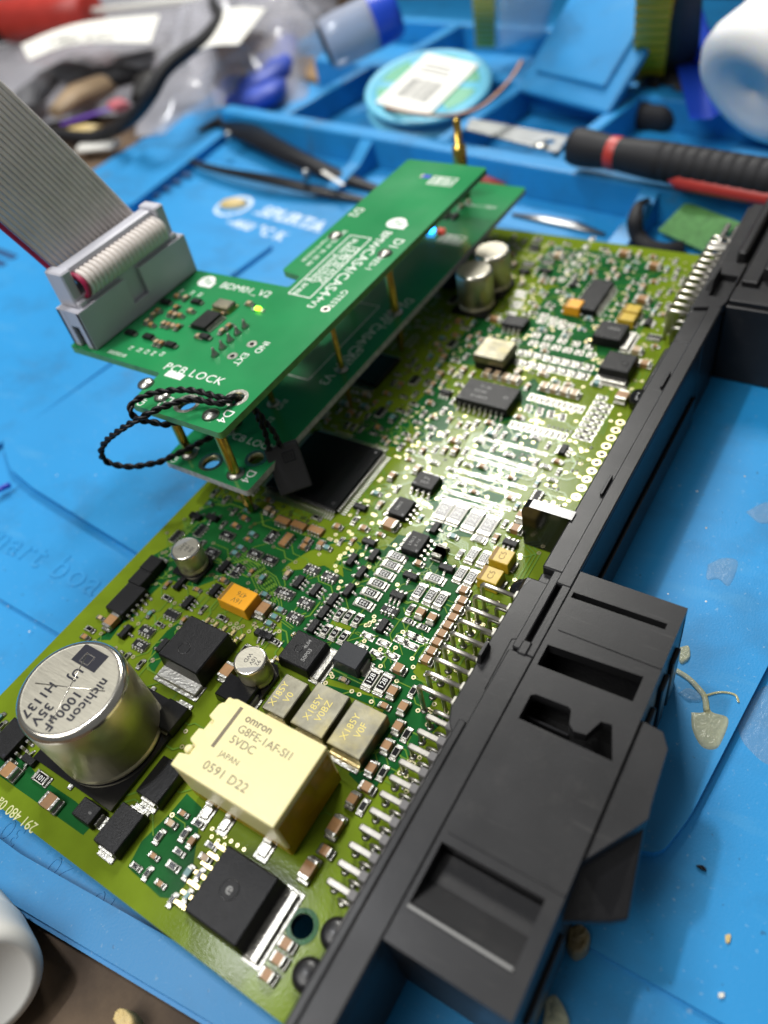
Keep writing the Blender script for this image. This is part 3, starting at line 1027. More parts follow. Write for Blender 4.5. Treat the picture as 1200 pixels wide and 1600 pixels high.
for p in ((67.26, 82.79, 0.6), (69.80, 82.86, 0.6), (67.37, 77.56, 0.6), (69.67, 77.66, 0.6)):
    resistor(p, 90, '202', 3.5, 1.8, flip=0)
resistor((21.66, 7.23, 0.6), 0, '101', 3.0, 1.8)
for p in ((75.02, 43.74, 0.5), (75.05, 40.19, 0.5), (74.93, 36.17, 0.5), (75.09, 29.97, 0.5)):
    resistor(p, 90, None, 2.0, 1.1)
for p in ((63.77, 63.64, 0.5), (66.91, 63.63, 0.5)):
    resistor(p, 0, '0', 1.7, 1.0)
resistor((62.65, 66.14, 0.5), 90, None, 1.7, 1.0)
resistor((42.84, 48.56, 0.5), 0, '0', 1.9, 1.1)

# ---- ceramic capacitors
for p, rz, L, W, h in (
    ((15.67, 5.24, 1.6), 0, 3.2, 2.5, 1.7), ((27.15, 5.04, 1.6), 0, 3.2, 2.5, 1.7), ((8.95, 37.28, 1.5), 90, 3.4, 2.2, 1.5), ((36.56, 53.39, 1.6), 90, 3.6, 2.1, 1.7),
    ((39.05, 38.99, 1.8), 90, 3.4, 2.2, 1.8), ((47.96, 82.61, 1.6), 0, 3.2, 2.3, 1.6), ((61.22, 80.32, 1.6), 90, 3.2, 2.2, 1.6),
    ((33.89, 71.95, 1), 0, 1.5, 1.3, 1.0), ((34.09, 70.21, 1), 0, 1.7, 1.2, 1.0), ((37.09, 72.30, 1), 90, 1.7, 1.3, 1.0), ((37.63, 77.88, 1), 0, 1.7, 1.2, 1.0), ((43.18, 79.80, 1), 0, 1.7, 1.2, 1.0),
    ((65.02, 66.10, 1.3), 90, 2.0, 1.6, 1.3), ((67.60, 65.95, 1.3), 90, 2.0, 1.6, 1.3), ((67.47, 53.81, 1.4), 0, 2.2, 1.7, 1.4), ((68.94, 49.41, 1.4), 90, 2.2, 1.6, 1.4),
    ((72.15, 47.65, 1.4), 90, 2.2, 1.5, 1.4), ((73.20, 44.13, 1.4), 90, 2.2, 1.5, 1.4), ((73.32, 40.30, 1.4), 90, 2.2, 1.5, 1.4), ((73.08, 35.82, 1.4), 90, 2.2, 1.5, 1.4),
    ((74.14, 32.79, 1.4), 0, 2.2, 1.5, 1.4), ((73.15, 30.04, 1.4), 90, 2.2, 1.5, 1.4), ((73.18, 25.16, 1.7), 90, 3.2, 1.9, 1.7), ((73.84, 21.34, 1.4), 0, 2.0, 1.5, 1.4),
    ((73.12, 17.84, 1.7), 90, 3.2, 1.9, 1.7), ((76.19, 8.00, 1.4), 0, 2.0, 1.5, 1.4), ((76.34, 5.88, 1.4), 0, 2.0, 1.5, 1.4), ((76.15, 3.50, 1.4), 0, 2.0, 1.5, 1.4),
    ((61.22, 80.32, 1.6), 90, 3.0, 2.2, 1.6), ((72.16, 95.57, 1.5), 90, 2.4, 2.2, 1.5), ((72.31, 92.00, 1.5), 0, 2.4, 1.8, 1.5), ((58.59, 76.36, 1), 0, 1.7, 1.1, 1.0), ((48.08, 82.91, 1.5), 0, 3.2, 2.2, 1.5),
    ((56.28, 197.18, 1.5), 0, 3.4, 2.2, 1.6), ((66.01, 193.19, 1.5), 0, 3.4, 2.2, 1.6), ((68.45, 176.78, 1.5), 0, 3.6, 2.2, 1.6), ((77.38, 137.83, 1.6), 90, 3.2, 2.6, 1.8), ((38.94, 191.41, 1.4), 0, 3.0, 2.0, 1.5),
    ((35.56, 157.26, 1.2), 0, 3.6, 1.6, 1.3), ((74.37, 155.64, 1.4), 0, 2.6, 2.0, 1.5), ((77.89, 151.25, 1.4), 0, 2.6, 1.8, 1.4),
    ((44.32, 135.40, 1.3), 0, 2.0, 2.2, 1.5), ((46.84, 135.45, 1.3), 0, 2.0, 2.2, 1.5), ((49.28, 135.38, 1.3), 0, 2.0, 2.2, 1.5), ((51.80, 135.29, 1.3), 0, 2.0, 2.2, 1.5),
    ((59.47, 135.37, 1.3), 0, 2.0, 2.2, 1.5), ((61.99, 135.38, 1.3), 0, 2.0, 2.2, 1.5), ((64.50, 135.35, 1.3), 0, 2.0, 2.2, 1.5), ((67.01, 135.23, 1.3), 0, 2.0, 2.2, 1.5)):
    cap(p, rz, L, W, h, 'ceramic_pale' if p[1] > 110 and h == 1.5 else 'ceramic_tan')
for p in ((69.96, 74.05, 1.3), (70.90, 71.81, 1.3), (70.98, 69.74, 1.3), (71.07, 67.67, 1.3), (71.04, 65.69, 1.3), (71.00, 63.62, 1.3), (71.02, 61.65, 1.3), (71.10, 59.55, 1.3), (71.06, 57.57, 1.3)):
    cap(p, 0, 2.0, 1.5, 1.3)
for p in ((38.81, 72.06, 0.9), (39.40, 54.93, 0.9), (39.28, 53.07, 0.9), (39.32, 51.35, 0.9), (34.13, 56.54, 0.9), (21.18, 62.55, 0.9), (21.34, 68.48, 0.9)):
    cap(p, 0, 1.7, 1.0, .9, 'ceramic_teal')
for p, rz in (((25.42, 74.28, 1), 0), ((29.61, 74.59, 1), 0), ((33.94, 74.99, 1), 0), ((29.52, 70.12, 1), 90)):
    cap_array(p, rz)
for p, rz, t in (((29.36, 64.34, 0.6), 0, '821'), ((39.20, 66.01, 0.6), 0, '821'), ((43.76, 65.97, 0.6), 0, '471'), ((38.06, 58.73, 0.6), 0, '472'), ((43.03, 58.55, 0.6), 0, '472'), ((43.07, 54.80, 0.6), 0, '472'), ((59.16, 64.22, 0.6), 0, '331'),
                 ((5.30, 60.83, 0.6), 90, None), ((9.37, 64.44, 0.6), 90, None), ((16.12, 65.88, 0.6), 0, '101'), ((16.20, 60.69, 0.6), 0, '103'), ((25.68, 69.68, 0.6), 90, '821'), ((25.33, 64.29, 0.6), 0, '473'), ((24.66, 59.10, 0.6), 90, '471'),
                 ((17.20, 38.99, 0.6), 0, '103'), ((18.39, 35.92, 0.6), 0, '223'), ((37.13, 58.61, 0.6), 0, '473')):
    res_array(p, rz, t)
for p, rz in (((38.75, 62.10, 1), 90), ((43.16, 61.85, 1), 90), ((47.72, 61.39, 1), 90), ((47.78, 58.07, 1), 90), ((47.85, 54.59, 1), 90), ((59.94, 60.45, 1), 90), ((21.57, 58.61, 1), 90), ((23.82, 52.93, 1), 90), ((20.54, 48.05, 1), 90), ((72.91, 88.32, 1), 0), ((58.91, 67.72, 1), 0)):
    sot6(p, rz)
for p, rz in (((46.39, 76.89, 1.1), 0), ((45.64, 71.44, 1.1), 90), ((49.23, 74.29, 1.1), 90), ((49.22, 69.45, 1.1), 90), ((49.33, 64.70, 1.1), 90), ((58.81, 72.85, 1.1), 0), ((57.14, 85.87, 1.1), 90), ((64.34, 77.50, 1.1), 0), ((15.58, 50.95, 1.1), 90),
              ((39.56, 48.67, 1.1), 0), ((13.43, 36.82, 1.1), 90), ((17.08, 8.39, 1.1), 0), ((40.60, 48.77, 1.1), 0), ((23.04, 37.80, 1), 90), ((5.64, 67.20, 1), 0), ((9.64, 68.50, 1), 0)):
    sot23(p, rz)

# ---- bare solder pads (unfitted places), each a bead of its own
pad_me = {}


def pad(p, lx, ly, h=.28, rz=0):
    k = (lx, ly, h)
    if k not in pad_me:
        mb = MB()
        mb.box(-lx / 2 - .15, lx / 2 + .15, -ly / 2 - .15, ly / 2 + .15, .03, .09, 'tin', bev=.02)
        mb.dome(0, 0, .09, lx / 2, ly / 2, h, 'solder', 12, 3)
        pad_me[k] = mb.mesh('solder_pad')
    comp('solder_pad', pad_me[k], p, rz, lx, ly, pad=.15)


def row(a, b, n):
    return [(a[0] + (b[0] - a[0]) * i / (n - 1), a[1] + (b[1] - a[1]) * i / (n - 1)) for i in range(n)]


for q in row((48.51, 142.94, 0), (66.18, 143.03, 0), 8) + row((48.18, 146.62, 0), (65.96, 146.52, 0), 8):
    pad(q, 2.1, 2.1, .5)
for q in row((49.27, 151.45, 0), (64.69, 151.43, 0), 6) + row((48.48, 154.84, 0), (63.02, 154.33, 0), 5) + row((46.89, 163.45, 0), (55.20, 161.37, 0), 4) + row((47.23, 161.00, 0), (53.51, 160.20, 0), 3):
    pad(q, 1.9, 1.7, .45)
for q in row((72.94, 137.05, 0), (73.06, 122.84, 0), 8) + row((75.15, 134.57, 0), (74.99, 122.65, 0), 7):
    pad(q, 2.3, 1.2, .4)
for q in row((57.55, 131.61, 0), (70.19, 131.45, 0), 10) + row((57.64, 121.19, 0), (70.19, 121.47, 0), 10):
    pad(q, .85, 2.3, .35)
for q in row((58.63, 128.12, 0), (67.10, 128.04, 0), 4) + row((58.99, 126.97, 0), (67.41, 126.92, 0), 4):
    pad(q, 1.3, 1.0, .5)
for a, b in (((54.75, 114.70, 0), (67.20, 114.84, 0)), ((55.22, 109.76, 0), (66.94, 109.58, 0)), ((55.21, 107.81, 0), (66.92, 107.98, 0)), ((55.23, 103.18, 0), (67.40, 103.74, 0)), ((54.94, 101.08, 0), (67.16, 101.09, 0)), ((55.35, 96.64, 0), (66.92, 96.99, 0)), ((55.30, 94.57, 0), (65.99, 95.12, 0))):
    for q in row(a, b, 4):
        pad(q, 3.6, .75, .28)
for q in ((58.33, 57.54, 0), (58.37, 54.96, 0), (61.90, 57.55, 0), (61.93, 54.96, 0), (64.65, 55.91, 0), (64.39, 59.51, 0), (65.61, 61.26, 0), (66.94, 59.29, 0), (67.68, 61.25, 0)):
    pad(q, 2.6, 1.2, .3)
for q in row((44.21, 203.60, 0), (44.47, 181.07, 0), 6):
    pad(q, 1.5, 2.4, .35)
for q in ((36.38, 172.04, 0), (36.87, 170.12, 0), (37.74, 166.98, 0), (38.05, 165.06, 0), (38.07, 162.09, 0)):
    pad(q, 2.8, 1.3, .35)

# ---- through-holes with gold rings
for q in ((79.73, 130.33, 0), (79.71, 127.60, 0), (79.71, 124.86, 0), (79.68, 122.03, 0), (79.69, 119.26, 0), (79.66, 116.52, 0), (79.68, 113.73, 0), (79.64, 111.02, 0), (79.63, 108.26, 0), (79.59, 105.47, 0),
          (82.06, 130.13, 0), (82.09, 127.57, 0), (82.14, 124.87, 0), (82.17, 122.09, 0), (82.19, 119.35, 0), (82.21, 116.66, 0), (82.14, 113.92, 0), (82.17, 111.09, 0), (82.22, 108.27, 0), (82.24, 105.48, 0)):
    mb = MB()
    mb.ring(0, 0, .10, .55, 1.05, 'gold_ring', 18)
    mb.disc(0, 0, .09, .56, 'black_gloss', 14)
    mb.build('plated_hole', board, (q[0], q[1], 0))
    take(q[0], q[1], 1.2, 1.2)
mb = MB().ring(0, 0, .11, 1.75, 2.5, 'mask_bare', 28)
mb.build('hole_rim', board, (HOLE[0], HOLE[1], 0))
take(HOLE[0], HOLE[1], 3, 3)

# ---- tracks
tk = MB()


def bundle(pts, n, pitch, w=.2, z=.13):
    pts = [Vector((p[0], p[1])) for p in pts]
    for i in range(n):
        off = (i - (n - 1) / 2) * pitch
        out = []
        for j, p in enumerate(pts):
            d0 = (p - pts[j - 1]).normalized() if j else (pts[1] - p).normalized()
            d1 = (pts[j + 1] - p).normalized() if j < len(pts) - 1 else d0
            t = (d0 + d1).normalized()
            nn = Vector((-t.y, t.x))
            out.append(p + nn * off / max(.4, nn.dot(Vector((-d0.y, d0.x)))))
        tk.ribbon(out, w, z, 'mask_trace')


bundle([(22.16, 62.83, 0), (27.66, 61.53, 0), (32.14, 58.57, 0), (35.82, 57.62, 0)], 7, .55)
bundle([(28.20, 60.85, 0), (32.62, 60.13, 0), (37.71, 56.76, 0)], 6, .55)
bundle([(37.71, 56.76, 0), (40.98, 53.23, 0), (44.02, 52.62, 0)], 2, .5)
bundle([(58.28, 85.27, 0), (64.45, 84.49, 0), (65.80, 81.91, 0)], 4, .5, .22)
bundle([(78.49, 80.72, 0), (78.48, 88.04, 0), (75.60, 89.89, 0)], 3, .7, .25)
bundle([(53.71, 93.89, 0), (53.36, 101.07, 0), (51.09, 102.30, 0)], 4, .6, .25)
bundle([(54.05, 107.35, 0), (52.03, 110.47, 0), (51.41, 114.84, 0), (56.51, 116.84, 0)], 3, .6, .25)
bundle([(53.60, 100.63, 0), (55.40, 98.74, 0), (60.73, 98.90, 0), (61.45, 101.26, 0)], 2, .6, .25)
bundle([(53.42, 113.31, 0), (55.72, 111.94, 0), (61.70, 112.64, 0)], 2, .6, .25)
bundle([(3.20, 66.07, 0), (5.61, 64.50, 0), (6.40, 58.25, 0)], 4, .5)
bundle([(47.27, 93.25, 0), (50.33, 91.44, 0), (52.62, 90.90, 0)], 3, .7, .3)
bundle([(41.99, 86.36, 0), (43.89, 84.64, 0), (45.21, 81.25, 0), (48.28, 80.17, 0)], 3, .55, .25)
bundle([(38.94, 91.88, 0), (42.36, 89.10, 0), (41.77, 84.74, 0)], 4, .5, .2)
bundle([(66.02, 118.65, 0), (66.58, 121.73, 0), (68.73, 119.72, 0)], 2, .6, .25)
bundle([(77.42, 125.01, 0), (76.90, 129.58, 0), (75.66, 132.03, 0)], 2, .6, .25)
bundle([(46.95, 145.31, 0), (54.34, 144.98, 0)], 3, .5, .25)
dirs = [(1, 0), (0, 1), (-1, 0), (0, -1), (.707, .707), (-.707, .707), (.707, -.707), (-.707, -.707)]
VIAS = []
for k in range(760):
    x, y = rnd.uniform(3, 80), rnd.uniform(10, 198) if k % 3 else rnd.uniform(36, 110)
    if x < 9 and y < 30 or (45 < x and y < 34):
        if rnd.random() < .8:
            continue
    pts = [(x, y)]
    di = rnd.randrange(8)
    for s in range(rnd.randint(2, 4)):
        l = rnd.uniform(.8, 4.2)
        x, y = x + dirs[di][0] * l, y + dirs[di][1] * l
        pts.append((x, y))
        di = [di] and rnd.choice([i for i in range(8) if 0 < dirs[i][0] * dirs[di][0] + dirs[i][1] * dirs[di][1] < .95] or [di])
    if all(2 < a < 80 and 8 < b < 199 and math.hypot(a - HOLE[0], b - HOLE[1]) > 7 for a, b in pts):
        tk.ribbon(pts, rnd.choice((.18, .22, .3)), .122 + .0008 * (k % 8), 'mask_trace')
        VIAS += [pts[0], pts[-1]]
tk.build('copper_track', board, kind='stuff')

# ---- small fill-in parts between the big ones: no two alike in place
kinds = [('cap', 1.7, 1.0), ('res', 1.7, 1.0), ('cap', 2.0, 1.3), ('res', 1.4, .8), ('cap', 1.4, .8), ('arr', 3.4, 2.6), ('sot', 3.2, 3.0)]


def fill(x0, x1, y0, y1, tries, wts, cap_body=None):
    n = 0
    for t in range(tries):
        kd, L, W = rnd.choices(kinds, wts)[0]
        rz = rnd.choice((0, 90))
        a, b = (L + .9, W) if rz == 0 else (W, L + .9)
        x, y = rnd.uniform(x0, x1), rnd.uniform(y0, y1)
        if not free(x, y, a / 2 + .25, b / 2 + .25):
            continue
        if kd == 'cap':
            cap((x, y), rz, L, W, W * .85, rnd.choice(('ceramic_tan', 'ceramic_tan', 'ceramic_pale', 'ceramic_teal')) if cap_body is None else cap_body)
        elif kd == 'res':
            resistor((x, y), rz, None, L, W)
        elif kd == 'arr':
            res_array((x, y), rz)
        else:
            (sot23 if rnd.random() < .5 else sot6)((x, y), rz)
        n += 1
    return n


fill(2.5, 22, 7, 13, 160, (3, 3, 1, 4, 3, 0, 1))
fill(47, 60, 4, 17, 600, (2, 4, 0, 6, 5, 0, 1))
fill(4, 22, 30, 80, 420, (4, 4, 1, 4, 4, 2, 2))
fill(22, 60, 42, 80, 330, (4, 4, 1, 4, 4, 2, 2))
fill(60, 74, 40, 78, 160, (4, 4, 1, 4, 4, 1, 1))
fill(36, 74, 80, 120, 520, (4, 4, 2, 5, 5, 1, 1))
fill(6, 60, 102, 135, 520, (4, 4, 2, 5, 5, 2, 2))
fill(24, 78, 130, 160, 420, (4, 4, 2, 4, 4, 1, 1))
fill(6, 78, 160, 199, 640, (4, 4, 2, 3, 3, 3, 3))

# ---- vias and stray solder points: thousands, one piece
vm = MB()
for x, y in VIAS:
    if free(x, y, .3, .3):
        vm.ring(x, y, .135, .2, .44, 'gold_ring', 10)
for k in range(900):
    x, y = rnd.uniform(3, 79), rnd.uniform(36, 199)
    if free(x, y, .35, .35):
        vm.ring(x, y, .135, .2, .44, 'gold_ring', 9)
for i in range(6):
    for j in range(6):
        x, y = 54.5 + i * 1.35 + (j % 2) * .6, 12.4 + j * 1.0
        if free(x, y, .2, .2):
            vm.ring(x, y, .135, .17, .33, 'gold_ring', 10)
vm.build('via', board, kind='stuff')
sd = MB()
# footprints left empty: neat rows of small tinned lands
for k in range(1000):
    y_lo = 100 if k % 4 else 34
    x, y = rnd.uniform(6, 79), rnd.uniform(y_lo, 199)
    n = rnd.choice((1, 2, 2, 3, 4, 5, 6))
    along = rnd.random() < .5
    two = n > 1 and rnd.random() < .6
    pw, pl_, st = rnd.choice(((.3, .55, .95), (.34, .42, 1.05), (.45, .5, 1.35)))
    sp_ = rnd.choice((1.5, 2.0, 2.6))
    W_, L2 = (n - 1) * st / 2 + .55, (sp_ / 2 if two else 0) + .75
    hx, hy = (W_, L2) if along else (L2, W_)
    if not free(x, y, hx, hy):
        continue
    take(x, y, hx - .15, hy - .15)
    for i in range(n):
        a = (i - (n - 1) / 2) * st
        for b_ in ((-sp_ / 2, sp_ / 2) if two else (0,)):
            if along:
                sd.dome(x + a, y + b_, .03, pw, pl_, .22, 'solder', 8, 2)
            else:
                sd.dome(x + b_, y + a, .03, pl_, pw, .22, 'solder', 8, 2)
sd.build('solder_point', board, kind='stuff')

# ---- printed numbers and the bare-copper strip on the front border
lettering('291 480 0a', 1.75, 'ink_tan', board, (22.52, 0.66, 0), 180, extr=.05, squeeze=.92)


# ================================================================== connector housing and its pins (part of the board)
housing = bpy.data.objects.new('connector_housing', None)
scn.collection.objects.link(housing)
housing.parent = board
housing.empty_display_size = 0.005
housing['label'] = 'long black plastic connector housing with two socket blocks'
BP = 'black_plastic'
FLOOR = -11.0
# the long rail
rl = MB()
rl.box(84.4, 90.9, -14, 78, FLOOR, 9.6, BP, bev=.3)
rl.box(86.6, 90.9, -14, 60, 9.5, 12.0, BP, bev=.25)
rl.box(84.9, 86.2, -14, 46, 9.5, 10.8, BP, bev=.2)
rl.box(84.4, 90.9, 78.0, 148, FLOOR, 11.2, BP, bev=.3)
rl.box(88.2, 90.9, 75.0, 162, 11.1, 12.2, BP, bev=.22)
rl.box(84.4, 90.9, 148, 163, FLOOR, 11.2, BP, bev=.3)
rl.box(84.6, 90.8, 163, 214, FLOOR, 10.4, BP, bev=.3)
rl.box(91.0, 91.7, 84, 146, -9.5, -1.0, 'black_gloss', bev=.2)
rl.build('rail', housing)
rl = MB()
rl.box(86.9, 88.4, 60.5, 77.5, 9.5, 12.0, BP, bev=.2)
rl.box(89.3, 90.9, 60.0, 78, 9.5, 12.0, BP, bev=.2)
rl.box(88.0, 89.8, 59.5, 62.5, 9.5, 12.3, BP, bev=.35)
rl.build('rail_groove', housing)
for y in (97.5, 131.0):
    MB().box(87.2, 87.7, y, y + 5.5, 11.15, 11.9, BP, bev=.1).build('rail_stop', housing)

# near socket block: a shell with real openings in its top plate
X0, X1, Y0, Y1 = 91.0, 109.0, 14.0, 79.0
slot1 = [(91.6, 73.3), (107.1, 73.6), (107.1, 74.8), (91.6, 74.5)]
slot2 = [(91.9, 59.1), (107.0, 59.5), (107.0, 64.1), (91.9, 63.2)]
wslot = [(93.2, 49.5), (107.7, 49.4), (106.3, 53.0), (105.7, 54.6), (104.1, 54.4), (103.0, 51.5), (101.2, 51.2), (100.2, 52.0), (99.6, 54.2), (99.0, 54.5), (93.9, 54.3), (93.2, 53.8)]
pocket = [(91.8, 19.4), (106.9, 19.5), (106.9, 28.2), (91.8, 28.2)]
sh = MB()
sh.prism([(X0, Y0), (X1, Y0), (X1, Y1), (X0, Y1)], 9.8, 12.0, BP, holes=[slot1, slot2, wslot, pocket])
sh.box(X1 - 1.2, X1, Y0, Y1, -9.5, 9.8, BP)
sh.box(X0, X1, Y1 - 1.2, Y1, -9.5, 9.8, BP)
sh.box(X0, X1 - 1.2, Y0, Y0 + 1.2, -9.5, 9.8, BP)
soften(sh.build('socket_shell', housing), .3)
inn = MB()
inn.box(X0, X1 - 1.2, Y0 + 1.2, 48, -9.0, 4.0, 'black_plastic_dark')
inn.box(X0, X1 - 1.2, 48, Y1 - 1.2, -9.0, 1.5, 'black_plastic_dark')
inn.box(X0, X1 - 1.2, 56.5, 58.6, 1.5, 9.7, 'black_plastic_dark')
inn.box(X0, X1 - 1.2, 65.0, 72.6, 1.5, 9.7, 'black_plastic_dark')
inn.box(93, 100, 52.2, 52.7, 1.5, 7.5, BP, bev=.1)
inn.box(93, 99, 50.6, 51.0, 1.5, 6.5, BP, bev=.1)
inn.build('socket_core', housing)
# sloped pocket floor and its edge bar, reflected light painted in pale grey
mb = MB().add([(91.8, 28.1, 8.8), (106.9, 28.1, 8.8), (106.9, 23.8, 9.2), (91.8, 23.8, 9.2), (91.8, 19.6, 11.6), (106.9, 19.6, 11.6)], [(3, 2, 1, 0), (4, 5, 2, 3)], 'black_plastic')
mb.build('pocket_ramp', housing)
MB().box(91.8, 106.8, 18.75, 19.15, 12.0, 12.35, 'ink_grey', bev=.1).build('raised_bar', housing)
MB().box(92.0, 108.9, 29.6, 30.0, 12.0, 12.12, BP, bev=.05).build('raised_bar', housing)
MB().box(92.3, 108.9, 66.4, 66.8, 12.0, 12.14, BP, bev=.05).build('raised_bar', housing)
# the latch ear and the wedge below it
mb = MB().prism([(109.0, 34.8), (113.6, 42.4), (114.6, 44.2), (114.3, 46.5), (113.7, 55.0), (112.3, 57.2), (109.0, 57.6)], 8.6, 11.2, BP)
soften(mb.build('latch_ear', housing), .4)
mb = MB()
mb.add([(108.9, 35.5, 8.0), (114.4, 44.5, 8.0), (116.4, 33.0, 5.0), (114.6, 31.6, 5.0), (109.0, 28.5, 5.0),
        (108.9, 35.5, 3), (114.4, 44.5, 3), (116.4, 33.0, 3.6), (114.6, 31.6, 3.6), (109.0, 28.5, 3.6)],
       [(4, 3, 2, 1, 0), (5, 6, 7, 8, 9), (0, 1, 6, 5), (1, 2, 7, 6), (2, 3, 8, 7), (3, 4, 9, 8)], 'black_plastic_dark')
soften(mb.build('latch_wedge', housing), .35)
mb = MB()
for y, l, z_ in ((60, 3.4, 6), (66.5, 3.4, 6), (72, 3.4, 6), (16, 12, 2)):
    MB().box(109.0, 109.8, y, y + l, -8, z_, 'black_plastic_dark', bev=.2).build('side_rib', housing)

# middle platform between the pins and the rail, with its recess and fin
rec = [(85.72, 62.88, 9.6), (90.54, 63.39, 9.6), (90.60, 52.85, 9.6), (85.91, 52.91, 9.6)]
pf = MB()
xs = 82.4
pf.prism([(xs + .8, 45.5), (84.8, 43.5), (86.9, 43.5), (86.9, 60), (86.9, 76.0), (83.4, 76.0), (xs, 73.0), (xs, 47.5)], 6.6, 9.7, BP, holes=[[(min(max(p[0], 83.2), 86.5), p[1]) for p in rec]])
pf.box(xs + .4, 86.6, 46, 75, FLOOR + 12, 6.6, 'black_plastic_dark')
soften(pf.build('pin_shelf', housing), .25)
MB().add([(82.4, 60.2, 9.6), (83.2, 60.2, 9.6), (82.4, 56.4, 9.6), (83.2, 56.4, 9.6), (82.6, 59.8, 11.6), (83.1, 59.8, 11.6), (82.6, 57.0, 11.6), (83.1, 57.0, 11.6)],
         [(4, 6, 7, 5), (0, 2, 6, 4), (1, 5, 7, 3), (0, 4, 5, 1), (2, 3, 7, 6)], BP).build('shelf_fin', housing)
# tabs that stand on the board
tab = MB()
prof = [(75.2, 0.3), (75.0, 9.8), (75.4, 11.0), (76.6, 11.6), (85, 11.6), (85, .3)]
k = len(prof)
tab.add([(x, 89.6, z) for x, z in prof] + [(x, 91.8, z) for x, z in prof],
        [tuple(range(k)), tuple(range(k, 2 * k))[::-1]] + [(i, k + i, k + (i + 1) % k, (i + 1) % k) for i in range(k)], 'black_gloss')
tab.build('support_tab', housing)
take(80, 90.5, 6, 2)
tab = MB()
tab.lathe([(2.3, .3), (2.4, 2.6), (1.9, 3.6), (0, 3.9)], 'black_gloss', 20, xf=Matrix.Translation((80.6, 77.5, 0)))
tab.box(80.5, 85, 75.6, 79.4, .3, 5.0, 'black_plastic_dark', bev=.5)
tab.build('support_post', housing)
tab = MB()
tab.lathe([(2.2, .3), (2.3, 2.6), (1.8, 3.6), (0, 3.9)], 'black_gloss', 20, xf=Matrix.Translation((81.5, 137.0, 0)))
tab.box(82, 86, 136.0, 152.0, .3, 6.2, 'black_plastic_dark', bev=.5)
tab.build('support_post', housing)
for x, y, _ in ((81.55, 6.37, 2.5), (82.12, 12.51, 2.5)):
    MB().lathe([(2.3, .2), (2.4, 1.8), (2.1, 2.6), (1.3, 3.0), (0, 3.05)], 'black_plastic_dark', 20).build('support_post', housing, (x, y, 0))

# far socket block
fb = MB()
fb.box(91.0, 150, 164.6, 215, -9.5, 11.0, BP, bev=.3)
fb.box(91.4, 150, 165.4, 171.4, 10.9, 12.2, BP, bev=.2)
fb.box(92.0, 95.6, 173.6, 215, 10.9, 12.4, BP, bev=.25)
fb.box(95.8, 150, 177.0, 215, 10.9, 14.2, BP, bev=.3)
fb.build('socket_block', housing)
fr = MB()
fr.box(88.2, 90.4, 183.6, 214, 10.3, 13.8, BP, bev=.5)
fr.build('rail_ridge', housing)
fs = MB()
fs.prism([(84.9, 160.6), (90.6, 162.4), (91.2, 165), (91.2, 182.0), (85.8, 181), (84.2, 178.4)], 9.4, 11.9, BP, holes=[[(86.8, 166.4), (90.7, 166.4), (90.7, 175.9), (86.8, 175.9)]])
fs.box(86.8, 90.7, 166.4, 175.9, 8.0, 10.6, 'black_plastic_dark')
fs.box(83.6, 84.7, 160.6, 214, -2, 9.4, BP)
soften(fs.build('pin_shelf', housing), .25)
MB().add([(85.2, 176.4, 11.9), (86.7, 176.4, 11.9), (85.2, 168.2, 11.9), (86.7, 168.2, 11.9), (86.0, 175.8, 14.0), (86.6, 175.8, 14.0), (86.0, 169.5, 14.0), (86.6, 169.5, 14.0)],
         [(4, 6, 7, 5), (0, 2, 6, 4), (1, 5, 7, 3), (0, 4, 5, 1), (2, 3, 7, 6)], BP).build('shelf_fin', housing)

# near comb that carries the broad pins
cb = MB()
cb.box(82.6, 84.6, 12.5, 46.8, .4, 4.4, 'grey_comb', bev=.15)
for i in range(11):
    cb.box(81.6, 83, 17.5 + 2.92 * i - .75, 17.5 + 2.92 * i + .75, .4, 4.9, 'grey_comb', bev=.15)
cb.build('pin_comb', housing)
np_b = MB().box(.25, 5.0, -.5, .5, 3.75, 4.3, 'pin_tin_dull', bev=.12)
np_b.box(-.02, .5, -.5, .5, 3.3, 4.22, 'pin_tin_dull', bev=.2)
np_b.box(0, .5, -.34, .34, 0, 3.5, 'pin_tin_dull', bev=.08)
np_me = np_b.mesh('connector_pin')
nr_me = MB().tube([(3.0, 0, 1.9), (1.3, 0, 2.0), (.5, 0, 1.8), (0, 0, 1.2), (.0, 0, .1)], .28, 'pin_tin_dull', 8).mesh('connector_pin')
bead = MB().dome(0, 0, .02, .75, .75, .4, 'solder', 12, 3).mesh('solder_joint')
for i in range(11):
    y = 17.6 + 2.92 * i
    put('connector_pin', np_me, board, (77.6, y, 0))
    put('connector_pin', nr_me, board, (79.6, y - 1.0, 0))
    put('solder_joint', bead, board, (80.0, y - 1.0, 0))
    put('solder_joint', bead, board, (77.9, y, 0))
# middle long pins, two tiers
mp = MB().tube([(8.4, 0, 8.3), (1.0, 0, 8.4), (.35, 0, 8.25), (.05, 0, 7.8), (0, 0, 7.2), (0, 0, 0)], .44, 'pin_tin', 8).mesh('connector_pin')
mt_ = MB().box(6.7, 8.0, -.75, .75, 7.5, 9.2, 'resist_white', bev=.15).mesh('pin_collar')
lp = MB().tube([(5.0, 0, 4.6), (.9, 0, 4.7), (.25, 0, 4.5), (0, 0, 3.9), (0, 0, 0)], .4, 'pin_tin_dull', 8).mesh('connector_pin')
for i in range(9):
    y = 72.0 - 2.86 * i
    put('connector_pin', mp, board, (75.4, y, 0))
    put('pin_collar', mt_, board, (75.2, y, 0))
    put('connector_pin', lp, board, (78.6, y - 1.2, 0))
    put('solder_joint', bead, board, (75.4, y, 0))
